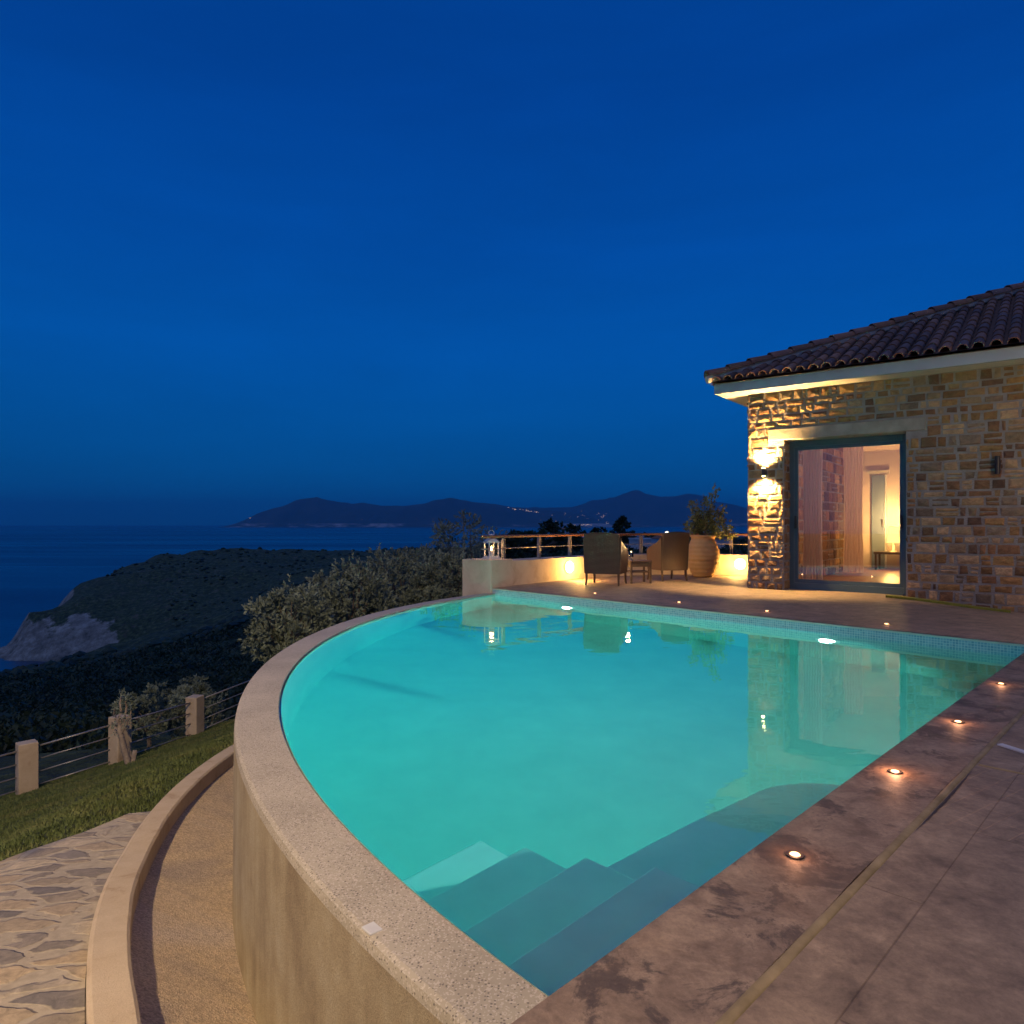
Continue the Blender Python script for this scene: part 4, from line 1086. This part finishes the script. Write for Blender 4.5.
for i, (px, py, D, rx, rz0, lab) in enumerate([(150, 712, 13.5, .6, .38, 'low grey green bush behind the middle fence post'), (205, 722, 15.5, .75, .6, 'grey green bush behind the fence, right of the third post'), (172, 706, 15.0, .5, .45, 'low bush behind the fence between second and third posts'), (190,698,16.5,.38,.45,'narrow bush rising just above the third fence post')]):
    zc = zat(py, D)
    tree('olive_bush', (M['bark'], M['leaf']), at(px, D, zc-.5-rz0*.75), lab, 'bush', 'low bushes beyond the lawn fence', seed=80+i, rx=rx, ry=rx, rz0=rz0, trunk_h=.5, nleaf=6500, ln=.075, wd=.015, nclump=30)
# the pruned little tree on the lawn by the middle post
D = 9.9; base = at(130, D, zat(770, D)); t_ = empty('pruned_tree', base, 'small pruned bare tree with pale trunk in front of the middle fence post', 'tree')
mb = MB(); P_ = lambda px, py, dy=0: at(px, D+dy, zat(py, D))
mb.tube([P_(130,774), P_(128,762), P_(124,748), P_(121,735), P_(118,724)], [.052, .045, .04, .036, .03], 8)
mb.tube([P_(130,772), P_(133,762,.05), P_(135,752,.08)], [.045, .038, .03], 8)
mb.build('trunk', M['bark_pale'], t_, smooth=True)
mb = MB(); lf = MB()
for (a, b) in (((118,726),(114,714)),((118,726),(121,712)),((121,735),(128,720)),((121,735),(126,712)),((118,726),(112,722)),((121,712),(122,694)),((126,712),(125,700)),((114,714),(117,706)),((128,720),(131,712)),((122,742),(116,730))):
    q0 = P_(*a); q1 = P_(*b, rnd.uniform(-.15,.15)); mb.tube([q0, q0.lerp(q1, .5)+rv()*.02, q1], [.018, .013, .006], 6)
    for k in range(26):
        leaf(lf, q0.lerp(q1, rnd.uniform(.5, 1.1))+rv()*.05, rv(), .045, .008, rnd.random())
for k in range(40): leaf(lf, P_(122,693)+rv()*.05, rv(), .045, .009, rnd.random())
mb.build('branches', M['bark_pale'], t_); lf.build('leaves', M['leaf'], t_)

# ------------------------------------------------------------------ terrain
cols = [  # photo column, then (distance, row seen there) or heights
 (-500, [(13,'z',-5),(40,'z',-16),(100,'z',-33),(200,'z',-52),(230,'z',-66),(900,'z',-70)]),
 (-40, [(13,'z',-4.6),(20,740),(50,702),(100,684),(160,676),(200,'z',-50),(222,'z',-66),(290,'z',-66),(900,'z',-70)]),
 (5, [(13,'z',-4.5),(20,738),(50,700),(100,682),(160,673),(195,'z',-48),(222,'z',-63),(300,'z',-63),(322,646),(330,642),(350,'z',-66),(900,'z',-70)]),
 (30, [(13,'z',-4.4),(20,737),(50,698),(100,678),(160,668),(195,'z',-47),(222,'z',-63),(306,'z',-62),(322,625),(335,606),(370,'z',-60),(420,'z',-66),(900,'z',-70)]),
 (80, [(13,'z',-4.2),(20,735),(50,695),(100,672),(165,659),(200,'z',-46),(230,'z',-62),(300,'z',-61.5),(318,628),(350,598),(385,580),(430,'z',-50),(480,'z',-66),(900,'z',-70)]),
 (120, [(13,'z',-4),(20,733),(50,692),(100,664),(170,648),(205,'z',-44),(240,'z',-60),(290,'z',-61),(312,632),(340,606),(380,578),(420,564),(480,'z',-48),(540,'z',-66),(900,'z',-70)]),
 (160, [(13,'z',-3.8),(20,731),(50,690),(100,656),(175,634),(215,'z',-42),(250,'z',-50),(290,'z',-50),(330,608),(380,576),(435,554),(500,'z',-40),(580,'z',-66),(900,'z',-70)]),
 (200, [(13,'z',-3.5),(20,729),(50,687),(100,650),(180,622),(220,'z',-37),(260,'z',-42),(300,'z',-42),(340,600),(400,567),(450,549),(530,'z',-38),(620,'z',-66),(900,'z',-70)]),
 (240, [(13,'z',-3.2),(20,725),(50,680),(100,640),(180,610),(230,'z',-33),(280,'z',-36),(340,594),(400,564),(455,547),(550,'z',-36),(650,'z',-66),(900,'z',-70)]),
 (300, [(13,'z',-2.9),(20,700),(50,650),(100,620),(180,597),(240,'z',-27),(300,'z',-28),(400,566),(470,549),(560,'z',-34),(680,'z',-66),(900,'z',-70)]),
 (350, [(13,'z',-2.6),(20,680),(50,630),(100,600),(180,580),(260,'z',-20),(400,564),(500,550),(600,'z',-36),(700,'z',-66),(900,'z',-70)]),
 (420, [(13,'z',-2.3),(20,650),(50,600),(100,580),(200,565),(400,556),(520,549),(650,'z',-40),(760,'z',-66),(900,'z',-70)]),
 (500, [(13,'z',-1.9),(20,615),(50,580),(100,562),(200,553),(400,548),(560,546),(700,'z',-40),(820,'z',-66),(900,'z',-70)]),
 (620, [(13,'z',-1.8),(20,600),(50,566),(100,552),(200,545),(400,541),(600,541),(750,'z',-40),(840,'z',-66),(900,'z',-70)]),
 (760, [(13,'z',-1.8),(20,595),(50,562),(100,549),(200,543),(400,540),(600,540),(750,'z',-40),(840,'z',-66),(900,'z',-70)]),
 (1500, [(13,'z',-1.8),(20,'z',-1.8),(50,'z',-2),(200,'z',-4),(600,'z',-12),(840,'z',-60),(900,'z',-70)])]
tabs = []
for px, prof in cols:
    tb2 = []
    for e in prof:
        tb2.append((math.log(e[0]), e[2] if e[1] == 'z' else zat(e[1], e[0])))
    tabs.append(((px-512)/F, tb2))
def terr(s, D):
    l = math.log(D)
    if s <= tabs[0][0]: return lerp_table(tabs[0][1], l)
    for (s0, t0), (s1, t1) in zip(tabs, tabs[1:]):
        if s <= s1:
            k = sstep((s-s0)/(s1-s0))*.5+.5*(s-s0)/(s1-s0); return lerp_table(t0, l)*(1-k)+lerp_table(t1, l)*k
    return lerp_table(tabs[-1][1], l)
NSs, ND = 420, 250; mb = MB(); vs = []; slo = []
zz_ = []
for j in range(ND+1):
    D = 13.2*(900/13.2)**(j/ND)
    for i in range(NSs+1):
        s = -1.9+3.5*i/NSs; x = s*D
        q = Vector((x, D, 0)); z = terr(s, D)
        am = min(1, (D-13)/20)
        z += am*(noise.noise(q*.035)*2.2+noise.noise(q*.11)*1.1)*(min(1, D/160)) + am*abs(noise.noise(q*.33))*.9
        if D > 200: z += noise.noise(q*.018)*2.5*min(1, (D-200)/100)
        zz_.append(z); vs.append((x, D, z))
steep = []
W_ = NSs+1
for j in range(ND+1):
    for i in range(W_):
        j2 = min(j+2, ND); i2 = min(i+2, NSs); j1 = max(j-2, 0); i1 = max(i-2, 0)
        a, b, c, d_ = vs[j1*W_+i], vs[j2*W_+i], vs[j*W_+i1], vs[j*W_+i2]
        gy = (b[2]-a[2])/max(.01, b[1]-a[1]); gx = (d_[2]-c[2])/max(.01, d_[0]-c[0])
        D = vs[j*W_+i][1]; g = math.hypot(gx, gy)
        k = min(1, max(0, (g-.55)/.7)) if D > 240 else 0
        z = vs[j*W_+i][2]
        if D > 240 and -62 < z < -54: k = max(k, .6)
        if D > 285:
            xx, yy = vs[j*W_+i][0], D; nq = noise.noise((xx*.03, yy*.03, 3))+.5*noise.noise((xx*.09, yy*.09, 5))
            k = max(k, .85*sstep((-39+9*nq-z)/8)*sstep((-.50+.10*nq-xx/D)/.07)*(.75+.5*noise.noise((xx*.12, yy*.12, 9))))
        steep.append(k)
mb.add(vs, [(j*W_+i, j*W_+i+1, (j+1)*W_+i+1, (j+1)*W_+i) for j in range(ND) for i in range(NSs)])
o = mb.build('terrain', M['terrain'], kind='structure', smooth=True)
a = o.data.attributes.new('steep', 'FLOAT_COLOR', 'POINT'); fl = []
for k in steep: fl += [k, k, k, 1]
a.data.foreach_set('color', fl)
# ground behind and below the terrace
mb = MB(); gn = 40; vs = []
for j in range(gn+1):
    for i in range(gn+1):
        x = -120+240*i/gn; y = -160+174*j/gn; vs.append((x, y, -3.2-6*sstep((-x-6)/30)+(8*sstep((-y-30)/60) if y < -30 else 0)+noise.noise((x*.05, y*.05, 0))*.6))
mb.add(vs, [(j*(gn+1)+i, j*(gn+1)+i+1, (j+1)*(gn+1)+i+1, (j+1)*(gn+1)+i) for j in range(gn) for i in range(gn)])
o = mb.build('ground', M['terrain'], kind='structure', smooth=True)

# scrub cover on the hillside (uncountable)
sc = MB(); rr = random.Random(5)
ico = []
bm = bmesh.new(); bmesh.ops.create_icosphere(bm, subdivisions=1, radius=1); iv = [v.co.copy() for v in bm.verts]; ifc = [tuple(v.index for v in f.verts) for f in bm.faces]; bm.free()
def shrub(mb, c, r, h, col):
    if c[1] < 120:
        nn = 60 if c[1] < 60 else 36; sz = r*(.16 if c[1] < 60 else .22)
        for k in range(nn):
            v = Vector((rr.gauss(0, 1), rr.gauss(0, 1), rr.gauss(.3, 1))).normalized(); q = Vector((c[0]+v.x*r*rr.uniform(.7, 1.05), c[1]+v.y*r*rr.uniform(.7, 1.05), c[2]+v.z*h*rr.uniform(.7, 1.1)))
            a = Vector((rr.uniform(-1, 1), rr.uniform(-1, 1), rr.uniform(-1, 1)))*sz; b = Vector((rr.uniform(-1, 1), rr.uniform(-1, 1), rr.uniform(-1, 1)))*sz; k2 = max(0, min(1, col+rr.uniform(-.3, .3)))
            o_ = len(mb.v); mb.v += [tuple(q-a), tuple(q-b*.6), tuple(q+a), tuple(q+b*.6)]; mb.c += [(k2, k2, k2)]*4; mb.f.append((o_, o_+1, o_+2, o_+3))
        return
    o_ = len(mb.v); sd = Vector((rr.uniform(0, 99), rr.uniform(0, 99), 0))
    for v in iv:
        k = 1+.45*noise.noise(v*1.9+sd)+.25*noise.noise(v*4.5+sd); mb.v.append((c[0]+v.x*r*k, c[1]+v.y*r*k, c[2]+v.z*h*k)); q = max(0, min(1, col+.35*noise.noise(v*3+sd))); mb.c.append((q, q, q))
    mb.f += [tuple(i+o_ for i in f) for f in ifc]
n = 0
while n < 13000:
    D = 17*(520/17)**(rr.random()**.8); s = rr.uniform(-1.15, .5); x = s*D
    if D < 24 and s > -.55: continue
    z = terr(s, D)
    if z < -56: continue
    if D > 300 and rr.random() < .35: continue
    # keep the cliff bare
    if D > 295 and s < -.5 and z < -30: continue
    r = rr.uniform(.35, 1.0)*(.75+D/170)*(1 if D < 250 else .5); 
    if noise.noise((x*.02, D*.02, 7)) < -.25 and D > 150: continue
    q = Vector((x, D, 0)); am = min(1, (D-13)/20)
    z += am*(noise.noise(q*.035)*2.2+noise.noise(q*.11)*1.1)*(min(1, D/160))+am*.3
    if D > 200: z += noise.noise(q*.018)*2.5*min(1, (D-200)/100)
    shrub(sc, (x, D, z+r*.05), r, r*rr.uniform(.55, .85), rr.random()*.8); n += 1
sc.build('hillside_scrub', M['leaf_dark'], kind='stuff', smooth=False)

# trees and houses beyond the terrace railing
TG = 'dark trees beyond the terrace railing'
far_trees = [(520, 541, 70, 2.6, 1.0, 'low dark tree line clump just right of the lantern'), (553, 536, 60, 1.2, 1.2, 'dark bushy tree behind the second railing post'), (571, 538, 64, 1.3, 1.0, 'small dark tree behind the railing, left of the first armchair'), (540, 543, 50, 2.0, .8, 'wide low dark tree behind the railing between the first two posts'), (598, 540, 75, 2.4, 1.1, 'dark tree above the back of the left armchair'), (621.5, 534, 58, .75, 1.3, 'round dark tree standing highest above the railing, right of the left armchair'), (690, 541, 80, 2.3, .9, 'dark tree behind the railing left of the jar plant'), (730, 542, 70, 2.2, .9, 'dark tree behind the railing next to the house corner'), (648, 541, 90, 3.0, .9, 'low wide dark tree behind the far white houses'), (505, 549, 40, 1.2, .8, 'dark bush right behind the lantern')]
for i, (px, py, D, rx, rz0, lab) in enumerate(far_trees):
    zc = zat(py, D); s = (px-512)/F; zg = terr(s, D); th = max(.5, zc-zg-rz0*.75)
    tree('dark_tree', (M['bark'], M['leaf_dark']), at(px, D, zc-th-rz0*.75), lab, 'tree', TG, seed=120+i, rx=rx, ry=rx, rz0=rz0, trunk_h=th, nleaf=2600, ln=.26, wd=.07, nclump=26)
houses = [(647, 550, 55, 2.4, 1.5, 'flat', 'white house block seen between the two armchairs over the wall'), (662, 551, 52, 1.3, 1.7, 'gable', 'narrow white house left of the right armchair back'), (634, 549, 60, 1.6, 1.3, 'gable', 'small white house right of the left armchair'), (563, 534, 120, 4.2, 1.5, 'gable', 'long low pale house on the ridge behind the second railing post'), (716, 547, 60, 2.2, 1.3, 'gable', 'pale house behind the railing right of the jar plant')]
for i, (px, py, D, wd, h, typ, lab) in enumerate(houses):
    c = at(px, D, zat(py, D)); hs = empty('white_house', c-ZZ*1.5, lab, 'house', 'far houses beyond the railing')
    mb = MB(); mb.box((c.x, c.y, c.z-.7), (wd, wd*.8, h+1.6), .1); mb.build('wall', M['house_white'], hs)
    zt = c.z-.7+(h+1.6)/2
    mb = MB()
    if typ == 'gable': mb.box((c.x, c.y, zt+.13), (wd*1.12, wd*.95, .26), .1, taper=.35)
    else: mb.box((c.x, c.y, zt+.05), (wd*1.04, wd*.86, .1), .1)
    mb.build('roof', M['house_roof'] if typ == 'gable' else M['house_white'], hs)
    for k in (-.28, .28):
        mb = MB(); mb.box((c.x+k*wd+.04*wd, c.y-wd*.4-.0+k*wd*.1, c.z+.1), (wd*.16, .12, h*.35), .1); mb.build('window', M['window_dark'], hs)
D = 45; q = at(667, D, zat(533.5, D)); sl = empty('street_lamp', q-ZZ*2.2, 'far lit street lamp standing above the railing left of the jar', 'street lamp')
mb = MB(); mb.tube([q-ZZ*2.6, q-ZZ*.12], .05, 8); mb.build('pole', M['railmetal'], sl)
mb = MB(); mb.lathe(q-ZZ*.12, [(.03,0),(.11,.06),(.13,.14),(.09,.22),(.02,.26)], 12); mb.build('globe', M['street'], sl, smooth=True)

# ------------------------------------------------------------------ sea and far land
mb = MB(); mb.add([(-29000, 150, -60), (29000, 150, -60), (29000, 29000, -60), (-29000, 29000, -60)], [(0,1,2,3)]); mb.build('sea', M['sea'], kind='structure')
def ridge(name, D0, prof, depth, seed):
    mb = MB(); xs = []; px = prof[0][0]
    while px <= prof[-1][0]: xs.append(px); px += 2
    rows = 26; vs = []
    for j in range(rows+1):
        s = j/rows; D = D0+depth*s
        for px in xs:
            x = (px-512)/F*(D0+depth*.45); zr = CAMH+(HY-lerp_table(prof, px))*(D0+depth*.45)/F
            e = min(1, (px-xs[0])/14., (xs[-1]-px)/14.)
            k = sstep(s/.45)**.9 if s < .45 else 1-sstep((s-.45)/.55)*1.2
            nz = noise.noise((x*.0012+seed, D*.0012, 0))*.22+noise.noise((x*.004+seed, D*.004, 0))*.08
            z = -64+(zr+64)*k*(1+nz*(1-abs(2*min(1, s/.9)-1))*(0 if abs(s-.45) < .02 else 1))
            vs.append((x, D+noise.noise((x*.002, seed, 0))*250, z))
    W2 = len(xs); mb.add(vs, [(j*W2+i, j*W2+i+1, (j+1)*W2+i+1, (j+1)*W2+i) for j in range(rows) for i in range(W2-1)])
    return mb.build(name, M['farland'], kind='structure', smooth=True)
ridge('island_hills', 12500, [(244,526),(248,522),(256,518),(265,513),(275,509.5),(290,505),(302,500.5),(318,498.5),(334,501),(350,504),(362,502.5),(380,505.5),(405,506),(425,503),(445,501.5),(470,501.5),(495,504),(515,507.5),(540,510),(570,514),(600,519),(640,526)], 3500, 3)
ridge('mountain', 16000, [(430,524),(450,514),(480,508),(520,508),(550,507.5),(572,507),(590,503),(608,499),(622,495),(632,493.5),(645,495),(662,496.5),(680,496),(700,498),(720,503),(748,509),(790,514),(850,519),(900,525)], 5000, 9)
tl_ = MB(); rr = random.Random(3)
def tl_pt(px, py, D, r):
    p = at(px, D, zat(py, D)); tl_.lathe(p-ZZ*r, [(.2*r, 0), (r, r), (.2*r, 2*r)], 5)
for i in range(26):
    k = rr.random(); tl_pt(506+34*k+rr.uniform(-1,1), 507.5+5*k+rr.uniform(-.8,.8), 12100, rr.uniform(2.5, 6.5))
for i in range(22): tl_pt(rr.uniform(574, 592), 525.0+rr.uniform(-.7,.6), 12100, rr.uniform(2.5, 7))
for i in range(26): tl_pt(rr.uniform(540, 612), rr.uniform(511, 525), 12100, rr.uniform(1.6, 4.5))
for i in range(7): tl_pt(rr.uniform(600, 609), 516+rr.uniform(-1,1.5), 12100, rr.uniform(2.5, 5))
tl_pt(250, 518, 12300, 7)
for i in range(5): tl_pt(rr.uniform(280, 500), rr.uniform(516, 523), 12300, 2)
tl_.build('village_lights', M['town'], kind='stuff')

# haze
t = NT('haze_air'); M['haze'] = t.out(vol=t.n('ShaderNodeVolumePrincipled', {'Color': (.10,.62,1,1), 'Density': 5e-5, 'Anisotropy': 0.0}).outputs[0])
mb = MB(); mb.box((0, 14000, 340), (60000, 31000, 1000)); 
vv = [(x, y, (-72 if z < 0 else 900)) for x, y, z in mb.v]; mb.v = vv
mb.build('haze', M['haze'], kind='stuff')

# ------------------------------------------------------------------ garden and house lamps behind the viewpoint, plus an added facade fill
light('garden_lamp', 'SPOT', (-2.5, -3.2, 6.8), 4600, (1, .72, .39), .12, aim=(-1.3, 7.2, -7.7), spot_size=R(78), spot_blend=.9)
light('facade_fill', 'POINT', HP(5.2, -2.6, 2.3), 75, (1, .66, .34), .15)  # added fill out of view, warms the stone wall right of the door
light('porch_lamp', 'POINT', (5.2, -3.2, 2.8), 220, (1, .66, .33), .15)


# ------------------------------------------------------------------ render settings
scene.render.engine = 'CYCLES'
c = scene.cycles
c.use_denoising = True
c.max_bounces = 10; c.diffuse_bounces = 4; c.glossy_bounces = 4; c.transmission_bounces = 8; c.transparent_max_bounces = 12; c.volume_bounces = 0
c.sample_clamp_indirect = 3.0; c.sample_clamp_direct = 0
c.caustics_reflective = True; c.caustics_refractive = True; c.blur_glossy = .3
vs_ = scene.view_settings; vs_.view_transform = 'Standard'; vs_.look = 'None'; vs_.exposure = 0; vs_.gamma = 1
